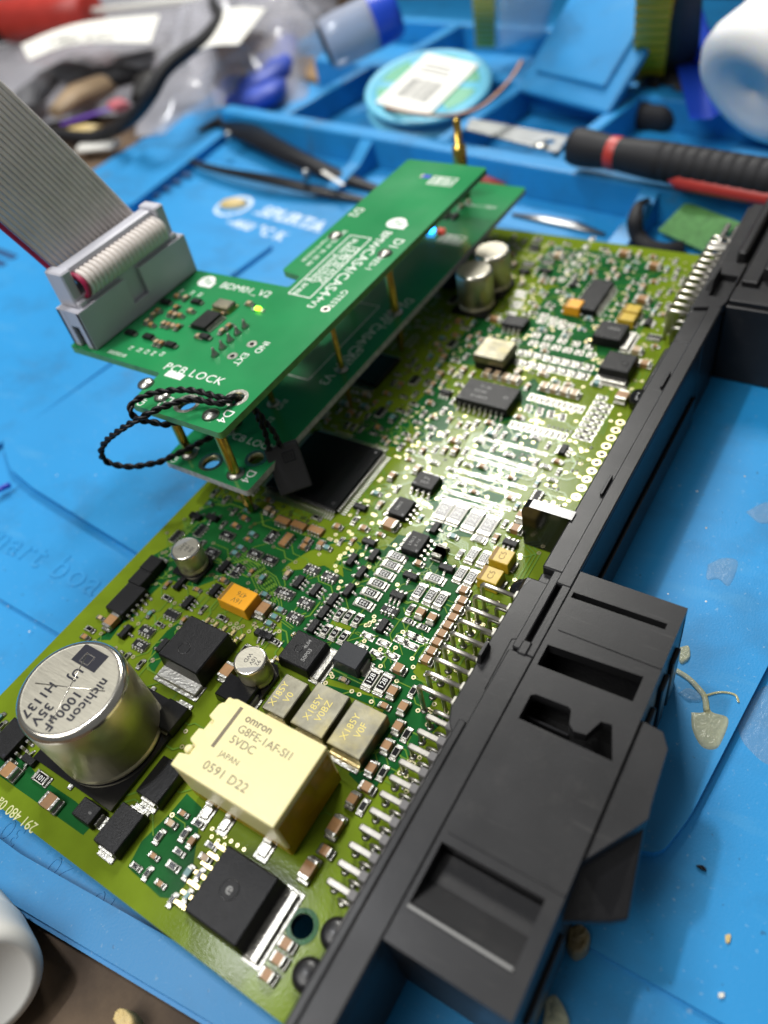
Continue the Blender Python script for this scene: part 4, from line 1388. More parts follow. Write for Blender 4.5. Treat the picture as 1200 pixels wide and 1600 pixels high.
# far pins
fp = MB().tube([(6.6, 0, 8.3), (.9, 0, 8.4), (.3, 0, 8.2), (0, 0, 7.5), (0, 0, 0)], .46, 'pin_tin', 8).mesh('connector_pin')
for i in range(17):
    y = 163.0 + 2.95 * i
    if y > 201:
        break
    put('connector_pin', fp, board, (78.8, y, 0))
    put('connector_pin', lp, board, (80.6, y - 1.3, 0))
brk = MB()
for i in range(2):
    brk.box(i * 2.6, i * 2.6 + 1.4, 0, 9, 8.0, 9.2, 'tin', bev=.4)
brk.box(-1.5, 4.8, -3, .2, 7.8, 8.6, 'tin', bev=.2)
brk.build('shield_spring', board, (80.4, 196, 0))

# ================================================================== the probe adapter: two green boards on gold pins
adapter = thing('probe_adapter', 'bright green double-deck adapter board standing on gold probe pins, lit blue and green lamps', 'adapter board', (0, 70, 0))


def ad(mb_or_me, name, loc=(0, 0, 0), rz=0, **kw):
    me = mb_or_me.mesh(name) if isinstance(mb_or_me, MB) else mb_or_me
    return put(name, me, adapter, (loc[0], loc[1] - 70, loc[2]), rz, **kw)


def round_corner(pts, r, n=4):
    out = []
    m = len(pts)
    for i in range(m):
        p, a, b = Vector(pts[i]), Vector(pts[i - 1]), Vector(pts[(i + 1) % m])
        d0, d1 = (a - p).normalized(), (b - p).normalized()
        for k in range(n + 1):
            t = k / n
            s, e = p + d0 * r, p + d1 * r
            out.append(tuple((1 - t) ** 2 * s + 2 * t * (1 - t) * p + t * t * e))
    return out


ZU, ZL = 28.5, 12.2
up = round_corner([(-2.6, 70.2), (22.4, 70.2), (22.4, 183.2), (-2.6, 183.8), (-2.6, 123.2), (3.8, 122.2), (3.8, 117.4), (-31.8, 116.8), (-33.4, 80.6), (-3.6, 80.6), (-3.6, 75)], 1.0)
HU = [circle(18.3, 80.0, 1.75), circle(9.4, 74.8, 2.0)]
ub = ad(MB().prism(up, ZU - 1.6, ZU, 'adapter_mask', 'adapter_edge', HU, 'gold_ring'), 'upper_board')
lo = round_corner([(-1.6, 70.6), (22.6, 70.6), (22.6, 206.2), (-2.2, 206.6), (-2.2, 74.5)], 1.0)
HL = [circle(18.0, 79.4, 1.75), circle(9.0, 74.6, 2.0)]
lb = ad(MB().prism(lo, ZL - 1.6, ZL, 'adapter_mask', 'adapter_edge_grey', HL, 'gold_ring'), 'lower_board')
for (x, y), z, par, r in (((18.3, 80.0), ZU, ub, 1.75), ((9.4, 74.8), ZU, ub, 2.0), ((18.0, 79.4), ZL, lb, 1.75), ((9.0, 74.6), ZL, lb, 2.0)):
    put('hole_ring', MB().ring(0, 0, 0, r, r + .85, 'tin', 26).mesh('hole_ring'), par, (x, y - 0, z + .02))
for o in ub.children[:] + lb.children[:]:
    pass
ub_off = Vector((0, -70 * S, 0))
# the two boards' meshes carry bench coordinates; shift only the objects
ub.location = (0, -70 * S, 0)
lb.location = (0, -70 * S, 0)


def silk(s, size, par, p, rz=0, z=ZU, mt='ink_white', **kw):
    return lettering(s, size, mt, par, (p[0], p[1], z + .012), rz, extr=.008, **kw)


silk('PCB LOCK', 2.3, ub, (3.90, 82.95, 28.5), 0, spacing=1.1)
put('print_block', MB().box(-2.4, 2.4, -.9, .9, .0, .03, 'ink_white').mesh('print_block'), ub, (*((0.11, 81.11, 28.5))[:2], ZU))
silk('D4', 2.2, ub, (19.87, 74.68, 28.5), -90)
silk('D3', 2.2, ub, (4.45, 73.47, 28.5), -90)
silk('GND', 1.6, ub, (-0.59, 72.90, 28.5), -90)
silk('IND', 1.7, ub, (12.61, 95.75, 28.5), -90)
silk('EXT', 1.7, ub, (10.69, 90.79, 28.5), -90)
silk('GTEST', 1.7, ub, (18.26, 116.84, 28.5), -90)
silk('V3', 2.0, ub, (13.77, 113.23, 28.5), -90)
silk('CAS4/CAS4+', 2.9, ub, (14.05, 126.21, 28.5), -90, spacing=1.03)
silk('BMW', 2.5, ub, (13.70, 142.22, 28.5), -90)
silk('D1', 2.6, ub, (18.72, 141.62, 28.5), -90)
silk('D2', 2.6, ub, (-0.29, 152.96, 28.5), -90)
silk('RES-1', 1.8, ub, (18.17, 132.20, 28.5), -90)
silk('Platen positioning area', 2.0, ub, (7.28, 128.17, 28.5), -90, squeeze=.98)
silk('\u538b\u677f\u5b9a\u4f4d\u533a', 2.4, ub, (9.37, 129.25, 28.5), -90)
silk('BDM01_V2', 2.3, ub, (-6.15, 113.18, 28.5), 0)
silk('2022-02-19  01. 02. 04', 1.3, ub, (2.37, 135.47, 28.5), -90)
silk('Date Year 01.02.03.04', 1.1, ub, (-0.01, 135.36, 28.5), -90)
fr = MB()
P4 = [(4.95, 142.25, 28.5), (11.18, 142.25, 28.5), (11.71, 115.06, 28.5), (5.41, 115.20, 28.5)]
for i in range(4):
    fr.ribbon([P4[i], P4[(i + 1) % 4]], .3, ZU + .02 + .003 * i, 'ink_white')
fr.build('print_frame', ub)
# round logo patches
for q, s in (((13.47, 150.63, 28.5), 2.6), ((-18.78, 113.38, 28.5), 2.3)):
    mb = MB()
    mb.disc(0, 0, .02, s, 'ink_white', 24)
    mb.box(-s * .2, s * 1.3, -s * .95, s * .1, .012, .021, 'ink_white')
    mb.ribbon([(-s * .6, s * .1), (0, s * .5), (.0, -s * .3), (s * .5, s * .2), (s * .5, -s * .5), (s, .0)], .35, .03, 'adapter_mask')
    mb.build('print_logo', ub, (q[0], q[1], ZU))


def grid_print(q, z, par):
    mb = MB()
    for i in range(4):
        mb.ribbon([(-3.6, -2.2 + i * 1.5), (3.6, -2.2 + i * 1.5)], .25, .02, 'ink_white')
        mb.ribbon([(-3.6 + i * 2.4, -2.2), (-3.6 + i * 2.4, 2.3)], .25, .023, 'ink_white')
    for k in range(16):
        mb.box(-3.3 + (k % 6) * 1.1, -2.7 + (k % 6) * 1.1, -1.6 + (k // 6) * 1.5, -1.0 + (k // 6) * 1.5, .01, .02, 'ink_white')
    mb.build('print_table', par, (q[0], q[1], z))


grid_print((14.01, 173.45, 28.5), ZU, ub)
grid_print((15.07, 173.13, 12.2), ZL, lb)
silk('BMW CAS4/CAS4+ V3', 2.6, lb, (17.0, 123.5), -90, ZL)
silk('GTEST', 1.7, lb, (18.49, 117.48, 12.2), -90, ZL)
silk('RES-1', 1.7, lb, (18.87, 132.63, 12.2), -90, ZL)
silk('D1', 2.4, lb, (19.18, 141.42, 12.2), -90, ZL)
silk('PCB LOCK', 2.0, lb, (13.41, 83.28, 12.2), 0, ZL)
silk('EXT', 1.5, lb, (13.00, 89.94, 12.2), -90, ZL)
silk('IND', 1.5, lb, (12.26, 96.28, 12.2), -90, ZL)
silk('D4', 2.1, lb, (19.87, 74.35, 12.2), -90, ZL)
silk('D3', 2.1, lb, (2.43, 75.37, 12.2), -90, ZL)
silk('GND', 1.4, lb, (0.28, 73.18, 12.2), -90, ZL)
silk('REV-1 / TEST', 1.3, lb, (14.30, 192.53, 12.2), 0, ZL)
fr = MB()
for a, b in (((13.0, 106), (13.0, 138)), ((13.0, 106), (4, 106)), ((13.0, 138), (4, 138))):
    fr.ribbon([a, b], .3, ZL + .02, 'ink_white')
fr.build('print_frame', lb)

# probe pins
PIN = {'D4': (16.8, 73.8), 'D3': (2.6, 74.6), 'D1': (18.6, 136.8), 'GT': (18.6, 112.2), 'D2': (1.2, 141.0), 'IN': (10.2, 95.8)}
for k, (x, y) in PIN.items():
    r = {'D4': 1.15, 'D1': 1.05, 'D3': 1.05}.get(k, .68)
    top = {'GT': 24.3, 'IN': ZU - 1}.get(k, ZU + .2)
    bot = 0.35 if k not in ('D3', 'IN') else 6.0
    mb = MB()
    prof = [(r * .35, bot), (r * .7, bot + .8), (r * .75, bot + 2.6), (r * .98, bot + 3.0), (r, ZL - .2), (r, top - .4), (r * .7, top)]
    mb.lathe(prof, 'brass', 14)
    ad(mb, 'probe_pin', (x, y, 0))
    bd_ = MB().lathe([(r + .95, 0), (r + .75, .35), (r + .2, .8), (0, .95)], 'solder', 16)
    ad(bd_, 'solder_joint', (x, y, ZL))
    if k not in ('GT', 'IN'):
        bd_ = MB().lathe([(1.9, 0), (1.7, .35), (1.0, .75), (0, .9)], 'solder', 16)
        ad(bd_, 'solder_joint', (x, y, ZU))
for q in ((18.01, 112.45, 28.5), (9.67, 96.01, 28.5), (8.19, 91.00, 28.5)):
    mb = MB().ring(0, 0, .03, .55, 1.2, 'tin', 18).disc(0, 0, .02, .56, 'black_gloss', 12)
    ad(mb, 'plated_hole', (q[0], q[1], ZU))
for q in ((-4.11, 76.51, 28.5),):
    mb = MB().lathe([(1.9, 0), (1.7, .35), (1.0, .75), (0, .9)], 'solder', 16)
    ad(mb, 'solder_joint', (q[0], q[1], ZU))
for q in ((4.16, 89.86, 28.5), (4.05, 92.59, 28.5), (4.01, 95.28, 28.5), (3.90, 98.05, 28.5), (3.93, 100.75, 28.5)):
    mb = MB().lathe([(1.0, 0), (.7, .5), (.35, 1.3), (.3, 1.9), (0, 2.0)], 'tin', 12)
    ad(mb, 'cut_lead', (q[0], q[1], ZU))
sp = (6.16, 197.28, 12.2)
mb = MB()
mb.lathe([(2.3, 0), (2.3, 14.4), (1.9, 15.0), (1.25, 15.1), (1.25, 21.6), (.9, 22.4), (0, 22.7)], 'brass', 6)
ad(mb, 'brass_standoff', (sp[0], sp[1], ZL))

# small parts on the upper board's wing
sc_ = MB().box(-2.5, 2.5, -1.6, 1.6, .25, 1.5, 'can_silver', bev=.25).box(-2.7, 2.7, -1.8, 1.8, .05, .4, 'tin_gold').mesh('crystal')
q = (-5.78, 105.21, 30)
ad(sc_, 'crystal', (q[0], q[1], ZU))
q = (-5.97, 99.06, 29.7)
mb = MB().box(-2.3, 2.3, -3.2, 3.2, .2, 1.3, 'epoxy', bev=.08, taper=.12)
ico = ad(mb, 'chip', (q[0], q[1], ZU))
for s in (-1, 1):
    pb = MB()
    for i in range(8):
        y = (i - 3.5) * .76
        pb.box(*sorted((s * 2.2, s * 2.75)), y - .18, y + .18, .5, .7, 'tin')
        pb.box(*sorted((s * 2.6, s * 3.4)), y - .18, y + .18, .05, .3, 'tin')
    pb.build('pin_row', ico, kind='stuff')
SM = MB().box(-1.3, 1.3, -.75, .75, .1, .95, 'epoxy', bev=.07).box(-1.9, -1.2, -.6, .6, .04, .5, 'solder', bev=.1).box(1.2, 1.9, -.6, .6, .04, .5, 'solder', bev=.1).mesh('diode')
for q in ((-22.03, 102.21, 29), (-14.36, 104.87, 29), (-21.39, 89.37, 29), (-15.73, 89.63, 29), (-8.17, 89.00, 29), (-2.35, 94.08, 29)):
    ad(SM, 'diode', (q[0], q[1], ZU), 0)
CM = chip_cap(1.6, 1.0, .9)
CP = chip_cap(1.6, 1.0, .9, 'ceramic_pale')
for i, q in enumerate(((-21.01, 105.19, 29), (-18.33, 105.41, 29), (-17.77, 101.20, 29), (-13.06, 101.25, 29), (-17.28, 98.78, 29), (-15.70, 98.71, 29), (-14.33, 98.87, 29), (-15.92, 95.01, 29), (-14.36, 94.96, 29), (-12.82, 94.91, 29), (-11.49, 95.07, 29), (-21.27, 96.94, 29), (-21.34, 98.64, 29),
                       (0.11, 97.26, 29), (0.45, 99.23, 29), (-3.93, 93.81, 29), (-4.21, 102.36, 29), (-20.71, 94.30, 29), (-18.67, 93.56, 29), (-12.25, 88.67, 29), (-10.75, 88.65, 29), (-0.72, 108.22, 29))):
    ad((CM, CP)[i % 2], 'ceramic_capacitor', (q[0], q[1], ZU), (90, 0)[i % 3 == 0])
for i, q in enumerate(((-17.54, 85.24, 28.5), (-14.86, 85.37, 28.5), (-12.61, 85.47, 28.5), (-10.58, 85.55, 28.5), (-8.35, 86.06, 28.5), (-22.25, 107.75, 28.5), (-19.01, 108.12, 28.5), (-16.30, 108.04, 28.5))):
    silk('R%d' % (i + 1), 1.0, ub, q, -90)
silk('20220218', 1.0, ub, (-19.26, 82.46, 28.5), 0)
lmp = MB().box(-.7, .7, -.5, .5, .1, .8, 'led_green', bev=.1)
q = (2.72, 107.16, 29)
ad(lmp, 'green_lamp', (q[0], q[1], ZU), label='lit green indicator lamp')
mb = MB().box(-1.6, 1.6, -.55, .55, .03, .25, 'solder', bev=.05)
ad(mb, 'solder_pad', (q[0], q[1], ZU))
for q, m, nm, lbl in (((7.02, 175.52, 13.2), 'led_blue', 'blue_lamp', 'lit blue indicator lamp'), ((10.49, 175.65, 13.2), 'led_red', 'red_lamp', 'faint red indicator lamp')):
    mb = MB().box(-1.1, 1.1, -.9, .9, .05, 1.2, m, bev=.25, seg=2)
    ad(mb, nm, (q[0], q[1], ZL), label=lbl)
for i, q in enumerate(((9.84, 193.34, 13), (9.98, 184.85, 13), (9.00, 190.55, 13), (7.55, 184.69, 13), (6.53, 193.47, 13))):
    ad((CP, SM)[i % 2], ('ceramic_capacitor', 'diode')[i % 2], (q[0], q[1], ZL), 90)
q = (8.38, 175.14, 28.5)
ad(MB().box(-1.2, 1.2, -.9, .9, -.02, .05, 'chip_blue').box(-1.9, -1.2, -.9, .9, -.02, .08, 'tin'), 'lamp_window', (q[0], q[1], ZU))
# cap array parts on the lower board
q = (6.60, 85.61, 12.2)
ad(chip_cap(2.2, 1.5, .9, 'ceramic_pale'), 'ceramic_capacitor', (q[0], q[1], ZL), 90)

# grey box header, open on the front with a keyway
HXa, HXb, HYa, HYb, HZ = -32.6, -24.9, 81.6, 116.9, 38.2
hb = MB()
hb.box(HXa + 1.2, HXb - 1.2, HYa + 1.7, HYb - 1.7, ZU + 1.2, ZU + 2.4, 'idc_grey')
# front wall (towards +x) with the keyway notch in the middle
hb.box(HXb - 1.1, HXb, HYa, 96.2, ZU + .1, HZ, 'idc_grey', bev=.15)
hb.box(HXb - 1.1, HXb, 101.0, HYb, ZU + .1, HZ, 'idc_grey', bev=.15)
hb.box(HXb - 1.1, HXb, 96.1, 101.1, ZU + .1, ZU + 3.2, 'idc_grey')
hb.box(HXa, HXa + 1.1, HYa, HYb, ZU + .1, HZ, 'idc_grey', bev=.15)
for y in (HYa, HYb - 1.6):
    hb.box(HXa + .01, HXa + 2.6, y, y + 1.6, ZU + .1, HZ - .02, 'idc_grey', bev=.12)
    hb.box(HXb - 2.6, HXb - .01, y, y + 1.6, ZU + .1, HZ - .02, 'idc_grey', bev=.12)
    hb.box(HXa + 2.5, HXb - 2.5, y + .05, y + 1.5, ZU + 5.6, HZ - .06, 'idc_grey')
    hb.box(HXa + 2.5, HXb - 2.5, y + .9, y + 1.4, ZU + .6, ZU + 6, 'idc_dark')
ad(hb, 'box_header', (0, 0, 0), label='grey open box header on the upper board')

# ================================================================== ribbon cable with its plug
cable = thing('ribbon_cable', 'grey flat ribbon cable with one red wire, plugged into the green adapter board', 'ribbon cable', (-29, 99, ZU + 1))
cl = Vector((-29, 99, ZU + 1))


def cb_(mb, name, **kw):
    o = put(name, mb.mesh(name), cable, -cl, **kw)
    return o


PYa, PYb = 83.6, 115.0
pl = MB()
pl.box(-31.2, -26.3, PYa + .2, PYb - .2, ZU + 2.6, 39.0, 'idc_grey', bev=.2)
pl.box(-31.8, -26.6, PYa, PYb, 38.6, 40.2, 'idc_grey', bev=.3)
cb_(pl, 'plug_body')
for y0, y1 in ((PYa - .4, PYa + 2.2), (PYb - 2.2, PYb + .6)):
    pl = MB()
    pl.box(-32.6, -26.8, y0, y1, 38.0, 46.4, 'idc_grey', bev=.35)
    pl.box(-32.2, -25.6, y0 + .2, y1 - .2, ZU + 4, 39.5, 'idc_grey', bev=.3)
    cb_(pl, 'plug_latch')
pl = MB()
pl.box(-32.3, -28.2, PYa + 2.0, PYb - 2.0, 42.6, 46.0, 'idc_grey', bev=.9, seg=2)
cb_(pl, 'strain_bar')
NW = 20
WY0, WY1 = PYa + 3.0, PYb - 3.0
d = Vector((-.143, -.326, .934)).normalized()
for i in range(NW):
    y = WY0 + (WY1 - WY0) * i / (NW - 1)
    r = (WY1 - WY0) / (NW - 1) / 2 * .91
    path = [(-27.0, y, 39.2), (-25.6, y, 39.9), (-25.0, y, 41.4), (-25.4, y, 43.0), (-26.8, y, 44.0), (-28.6, y, 44.3)]
    w_ = MB().tube(smooth_path(path, 4), r, 'wire_red' if i == 0 else 'wire_grey', 8)
    p0 = Vector((-32.6, y, 42.0))
    up_ = [p0 + Vector((1.2, 0, -2.0)), p0]
    for k in range(1, 13):
        t = k * 9.0
        up_.append(p0 + d * t + Vector((-.010 * t * t * .25, 0, 0)))
    w_.tube(up_, r, 'wire_red' if i == 0 else 'wire_grey', 8)
    cb_(w_, 'wire')

# ================================================================== black twisted cord with its tag
cord = thing('tagged_cord', 'black twisted cord looped through the adapter hole, small black tag on its end', 'cord', (18, 80, 2))
cl2 = Vector((18, 80, 2))


def twisted(pts, rad, turns_per, name):
    c_ = smooth_path(pts, 10)
    for ph in (0, math.pi):
        mb = MB()
        out, L, prev = [], 0.0, None
        for j, p in enumerate(c_):
            dd = (c_[min(j + 1, len(c_) - 1)] - c_[max(j - 1, 0)]).normalized()
            if prev is None:
                u = dd.cross(Vector((0, 0, 1)) if abs(dd.z) < .9 else Vector((1, 0, 0))).normalized()
            else:
                u = (prev - dd * prev.dot(dd)).normalized()
            prev = u
            w2 = dd.cross(u)
            if j:
                L += (p - c_[j - 1]).length
            a = ph + L * turns_per
            out.append(p + (u * math.cos(a) + w2 * math.sin(a)) * rad * .55)
        mb.tube(out, rad * .62, 'cord_black', 7)
        put(name, mb.mesh(name), cord, -cl2)


def dense(pts, step=.45):
    c_ = smooth_path(pts, 12)
    out = [c_[0]]
    for p in c_:
        if (p - out[-1]).length > step:
            out.append(p)
    return out


twisted(dense([(18.4, 80.0, 26.0), (18.2, 80.2, 28.6), (17.85, 77.53, 30.2), (10.60, 76.35, 31), (4.46, 73.41, 31.2), (1.28, 69.93, 31), (1.44, 67.26, 30.5), (2.39, 67.20, 28.5), (4.23, 69.10, 26.5), (6.46, 71.37, 25), (8.24, 80.52, 22)], .5), .64, 1.4, 'strand')
twisted(dense([(18.6, 79.6, 26.0), (18.5, 79.8, 28.8), (18.27, 76.03, 30.2), (12.59, 74.13, 31), (9.40, 70.23, 31.5), (6.49, 66.49, 31), (0.91, 63.93, 28), (-4.70, 62.36, 24), (-6.79, 61.23, 21), (-7.03, 61.57, 18), (-3.30, 63.28, 16.5), (-0.16, 66.51, 15.5), (2.02, 70.07, 15), (12, 84, 17)], .5), .64, 1.4, 'strand')
twisted(dense([(18.6, 80.0, 27.5), (19.41, 82.21, 24), (20.08, 82.15, 21.5), (20.84, 81.81, 18.5), (21.30, 80.84, 14.2)], .4), .6, 1.7, 'strand')
twisted(dense([(18.6, 79.6, 27.5), (20.19, 82.08, 24), (21.42, 82.42, 21), (22.70, 82.53, 18.5), (22.89, 82.73, 14.4)], .4), .6, 1.7, 'strand')
TL, TR, BR, BL = (Vector(v) for v in ((20.73, 79.94, 14.6), (25.32, 85.60, 14.6), (29.72, 82.78, 5), (24.46, 77.25, 5)))
ax, ay = (TR - TL), (BL - TL)
nrm = ay.cross(ax).normalized()
wx, wy = ax.length, ay.length
ux = ax.normalized()
uy = (ay - ux * ay.dot(ux)).normalized()
M = Matrix(((ux.x, -uy.x, nrm.x, TL.x), (ux.y, -uy.y, nrm.y, TL.y), (ux.z, -uy.z, nrm.z, TL.z), (0, 0, 0, 1)))
tg = MB().box(0, wx, -wy, 0, -2.2, 0, 'tag_plastic', rot=M, bev=.35, seg=2)
put('tag', tg.mesh('tag'), cord, -cl2)
tg = MB()
for a, b, c_, e in ((.44, .80, -.14, -.16), (.44, .80, -.34, -.36), (.44, .47, -.16, -.34), (.77, .80, -.16, -.34), (.53, .56, -.19, -.31), (.61, .64, -.19, -.31), (.69, .72, -.19, -.31)):
    tg.box(a * wx, b * wx, *sorted((c_ * wy, e * wy)), 0.0, .12, 'black_gloss', rot=M)
put('tag_emblem', tg.mesh('tag_emblem'), cord, -cl2)


# ================================================================== bench and silicone mat
bench = MB()
bench.box(-1500, 1200, -700, 1500, -40, -16.2, 'bench_wood')
bench.build('bench_top', None, kind='structure')

wm = thing('work_mat', 'bright blue silicone soldering mat with raised trays, steps and worn white print', 'work mat', (0, 0, -16))


def wp(mb, name, rz=0, loc=(0, 0, 0), **kw):
    return put(name, mb.mesh(name), wm, (loc[0], loc[1], loc[2] + 16), rz, **kw)


MBL = 'mat_blue'
b = MB().prism([(-210, -17), (20, -11.5), (70, -6), (260, 14), (260, 470), (-210, 470)], -16.1, -12.8, MBL, 'mat_blue_side')
wp(b, 'mat_sheet')
b = MB().prism(round_corner([(-200, -16.2), (20, -10.8), (70, -5.2), (250, 13), (250, 20.5), (70, 1.6), (20, -3.8), (-200, -9)], .9), -12.9, -11.2, MBL)
wp(b, 'front_rim')
b = MB().prism(round_corner([(-196, 36), (112, 31.5), (250, 31.5), (250, 250), (-182, 262)], 2.5), -12.9, -12.0, MBL)
wp(b, 'mat_panel')
b = MB().prism(round_corner([(-55, 62.5), (110, 46), (117, 48.5), (119, 56), (134, 190), (-64, 195), (-80.5, 72), (-68, 65)], 2.0), -12.1, -9.8, MBL)
wp(b, 'raised_plateau')
b = MB().prism(round_corner([(-176, 196), (-150, 196), (-162, 330), (-205, 330)], 3), -12.9, -8.0, MBL)
wp(b, 'left_border')
b = MB().prism(round_corner([(-300, 40), (-84.5, 40), (-70, 190), (-176, 196), (-300, 200)], 2), -12.1, -10.6, MBL)
wp(b, 'side_panel')
# moulded scale ticks and numbers along the front channel
tick = MB().box(-.12, .12, 0, 2.4, 0, .25, MBL).mesh('scale_tick')
for i in range(26):
    put('scale_tick', tick, wm, (-20 + i * 4.2, -1.5 + i * .35, 3.2))
for t, q in (('20', (27.49, -2.05, -12.8)), ('10', (39.07, -2.11, -12.8)), ('30', (14.06, -1.91, -12.8)), ('5', (63.23, -2.73, -12.8))):
    lettering(t, 3.6, MBL, wm, (q[0], q[1], 3.2), 180, extr=.1)
lettering('Smart board', 7.0, MBL, wm, (*((-31.39, 47.12, -12))[:2], 4.05), 0, extr=.12, spacing=1.15)
# vent slots
for k in range(5):
    a, c_ = (-162.56, 205.62, -10.6), (-160.01, 231.03, -10.6)
    x = a[0] + (c_[0] - a[0]) * k / 4
    y = a[1] + (c_[1] - a[1]) * k / 4
    wp(MB().box(-9, 9, -1.6, 1.6, 0, .06, 'mat_slot'), 'vent_slot', -8, (x + 4, y, -10.6))
for k in range(4):
    a, c_ = (-184.58, 153.04, -10.6), (-167.41, 145.33, -10.6)
    wp(MB().box(-9, 9, -1.6, 1.6, 0, .06, 'mat_slot'), 'vent_slot', -8, (a[0] + 2, a[1] - k * 5.5, -10.6))
# worn print
lettering('SPURTA', 6.6, 'print_white', wm, (*((-77.23, 210.25, -12))[:2], 4.03), -9, extr=.02, bold=.35, spacing=1.05)
lettering('-460 \u00b0C K', 5.2, 'print_white', wm, (*((-86.64, 199.91, -12))[:2], 4.03), -9, extr=.02, bold=.25, spacing=1.05)
pr = MB()
pr.ribbon([(-96.88, 210.72, -12), (-59.63, 204.76, -12)], .5, 0, 'print_white')
wp(pr, 'print_line', 0, (0, 0, -11.96))
q = (-109.06, 213.24, -12)
pr = MB()
pr.ring(0, 0, .03, 6.6, 8.2, 'print_white', 30)
wp(pr, 'print_ring', 0, (q[0], q[1], -11.98))

# tray block, turned a little on the bench
TR0, TA = Vector((-2, 246, 0)), R(-8.5)
TRZ = -8.5
ca, sa = math.cos(TA), math.sin(TA)


def tl(p):
    x, y = p[0] - TR0.x, p[1] - TR0.y
    return (ca * x + sa * y, -sa * x + ca * y)


def tw(x, y, z):
    return Vector((TR0.x + ca * x - sa * y, TR0.y + sa * x + ca * y, z))


def tp(mb, name):
    return wp(mb, name, TRZ, (TR0.x, TR0.y, 0))


def wall(x0, x1, y0, y1, z0=-12.2, z1=0.0, bev=1.0):
    return MB().box(x0, x1, y0, y1, z0, z1, MBL, bev=bev, seg=2)


tp(MB().box(-160, 190, -20, 130, -13.0, -11.7, MBL), 'tray_floor')
tp(wall(-160, 190, 0, 8), 'tray_wall')
tp(wall(-160, 190, 64, 72, z1=-.02), 'tray_wall')
tp(wall(-160, 190, 124, 131, z1=-1.0), 'tray_wall')
for q in ((-69.80, 252.28, -4), (48.82, 232.09, -4)):
    x = tl(q)[0]
    tp(MB().add([(x - 3, .5, -.8), (x + 3, .5, -.8), (x - 3, .5, -12.2), (x + 3, .5, -12.2), (x - 3, -30, -11.2), (x + 3, -30, -11.2), (x - 3, -30, -12.2), (x + 3, -30, -12.2), (x - 3, -9, -6.5), (x + 3, -9, -6.5)],
                [(0, 8, 9, 1), (8, 4, 5, 9), (4, 6, 7, 5), (0, 2, 6, 4, 8), (1, 9, 5, 7, 3)], MBL), 'tray_divider')
for q in ((-122.38, 283.55, 0), (-35.59, 272.24, 0), (13.93, 268.56, 0)):
    x = tl(q)[0]
    tp(wall(x - 3, x + 3, 7.5, 64.5, z1=-.4), 'tray_divider')
for q in ((-107.16, 321.97, 0), (-36.28, 313.31, 0), (24.56, 290.35, 0)):
    x = tl(q)[0]
    tp(wall(x - 3, x + 3, 71.5, 124.5, z1=-.6), 'tray_divider')
# lid standing open
l0, l1 = Vector((-28.84, 307.34, 0)), Vector((16.12, 289.25, 0))
up_ = Vector((.32, .70, .64)).normalized()
ex = (l1 - l0)
lw = ex.length
exn = ex.normalized()
upn = (up_ - exn * up_.dot(exn)).normalized()
nn = exn.cross(upn)
if nn.y > 0:
    nn = -nn
M = Matrix(((exn.x, upn.x, nn.x, l0.x), (exn.y, upn.y, nn.y, l0.y), (exn.z, upn.z, nn.z, l0.z + 16), (0, 0, 0, 1)))
lid = MB().box(0, lw, 0, 92, -3.2, 0, MBL, rot=M, bev=1.2, seg=2)
put('tray_lid', lid.mesh('tray_lid'), wm)
lid = MB().box(lw * .11, lw * .86, 8, 92, -.3, 1.6, MBL, rot=M, bev=.9, seg=2)
put('lid_panel', lid.mesh('lid_panel'), wm)

# ================================================================== small stray things on the mat
putty = MB()
putty.dome(0, 0, 0, 6.2, 3.6, 2.4, 'putty', 20, 5)
o = putty.build('putty_lump', None, (*((-109.82, 214.15, -12))[:2], -12.0), 14)
o['label'], o['category'] = 'small yellowish putty lump on the white ring printed on the mat', 'putty'


def blob(name, poly, z, h, mt, label, cat, seed=1, extra=None, rough=.35):
    """a lumpy flat drop: outline poly, domed and dimpled"""
    rr = random.Random(seed)
    cx = sum(p[0] for p in poly) / len(poly)
    cy = sum(p[1] for p in poly) / len(poly)
    c_ = smooth_path([(p[0] - cx, p[1] - cy, 0) for p in poly + poly[:1]], 5)[:-1]
    n = len(c_)
    vs, fs = [], []
    rings = [(1.0, 0), (.96, .55), (.86, .9), (.68, 1.0), (.45, .95), (.2, 1.0)]
    for s, hh in rings:
        for k, p in enumerate(c_):
            vs.append((p.x * s, p.y * s, h * hh * (1 + (rr.uniform(-rough, rough) if 0 < s < .95 else 0))))
    vs.append((0, 0, h))
    for j in range(len(rings) - 1):
        for k in range(n):
            fs.append((j * n + k, j * n + (k + 1) % n, (j + 1) * n + (k + 1) % n, (j + 1) * n + k))
    for k in range(n):
        fs.append(((len(rings) - 1) * n + k, (len(rings) - 1) * n + (k + 1) % n, len(rings) * n))
    area = sum(c_[i].x * c_[(i + 1) % n].y - c_[(i + 1) % n].x * c_[i].y for i in range(n))
    if area < 0:
        fs = [f[::-1] for f in fs]
    mb = MB().add(vs, fs, mt, True)
    if extra:
        for pts, rad in extra:
            mb.tube(smooth_path([(p[0] - cx, p[1] - cy, h * .5) for p in pts], 5), rad, mt, 8, flat=.6)
    o = mb.build(name, None, (cx, cy, z))
    o['label'], o['category'] = label, cat
    return o


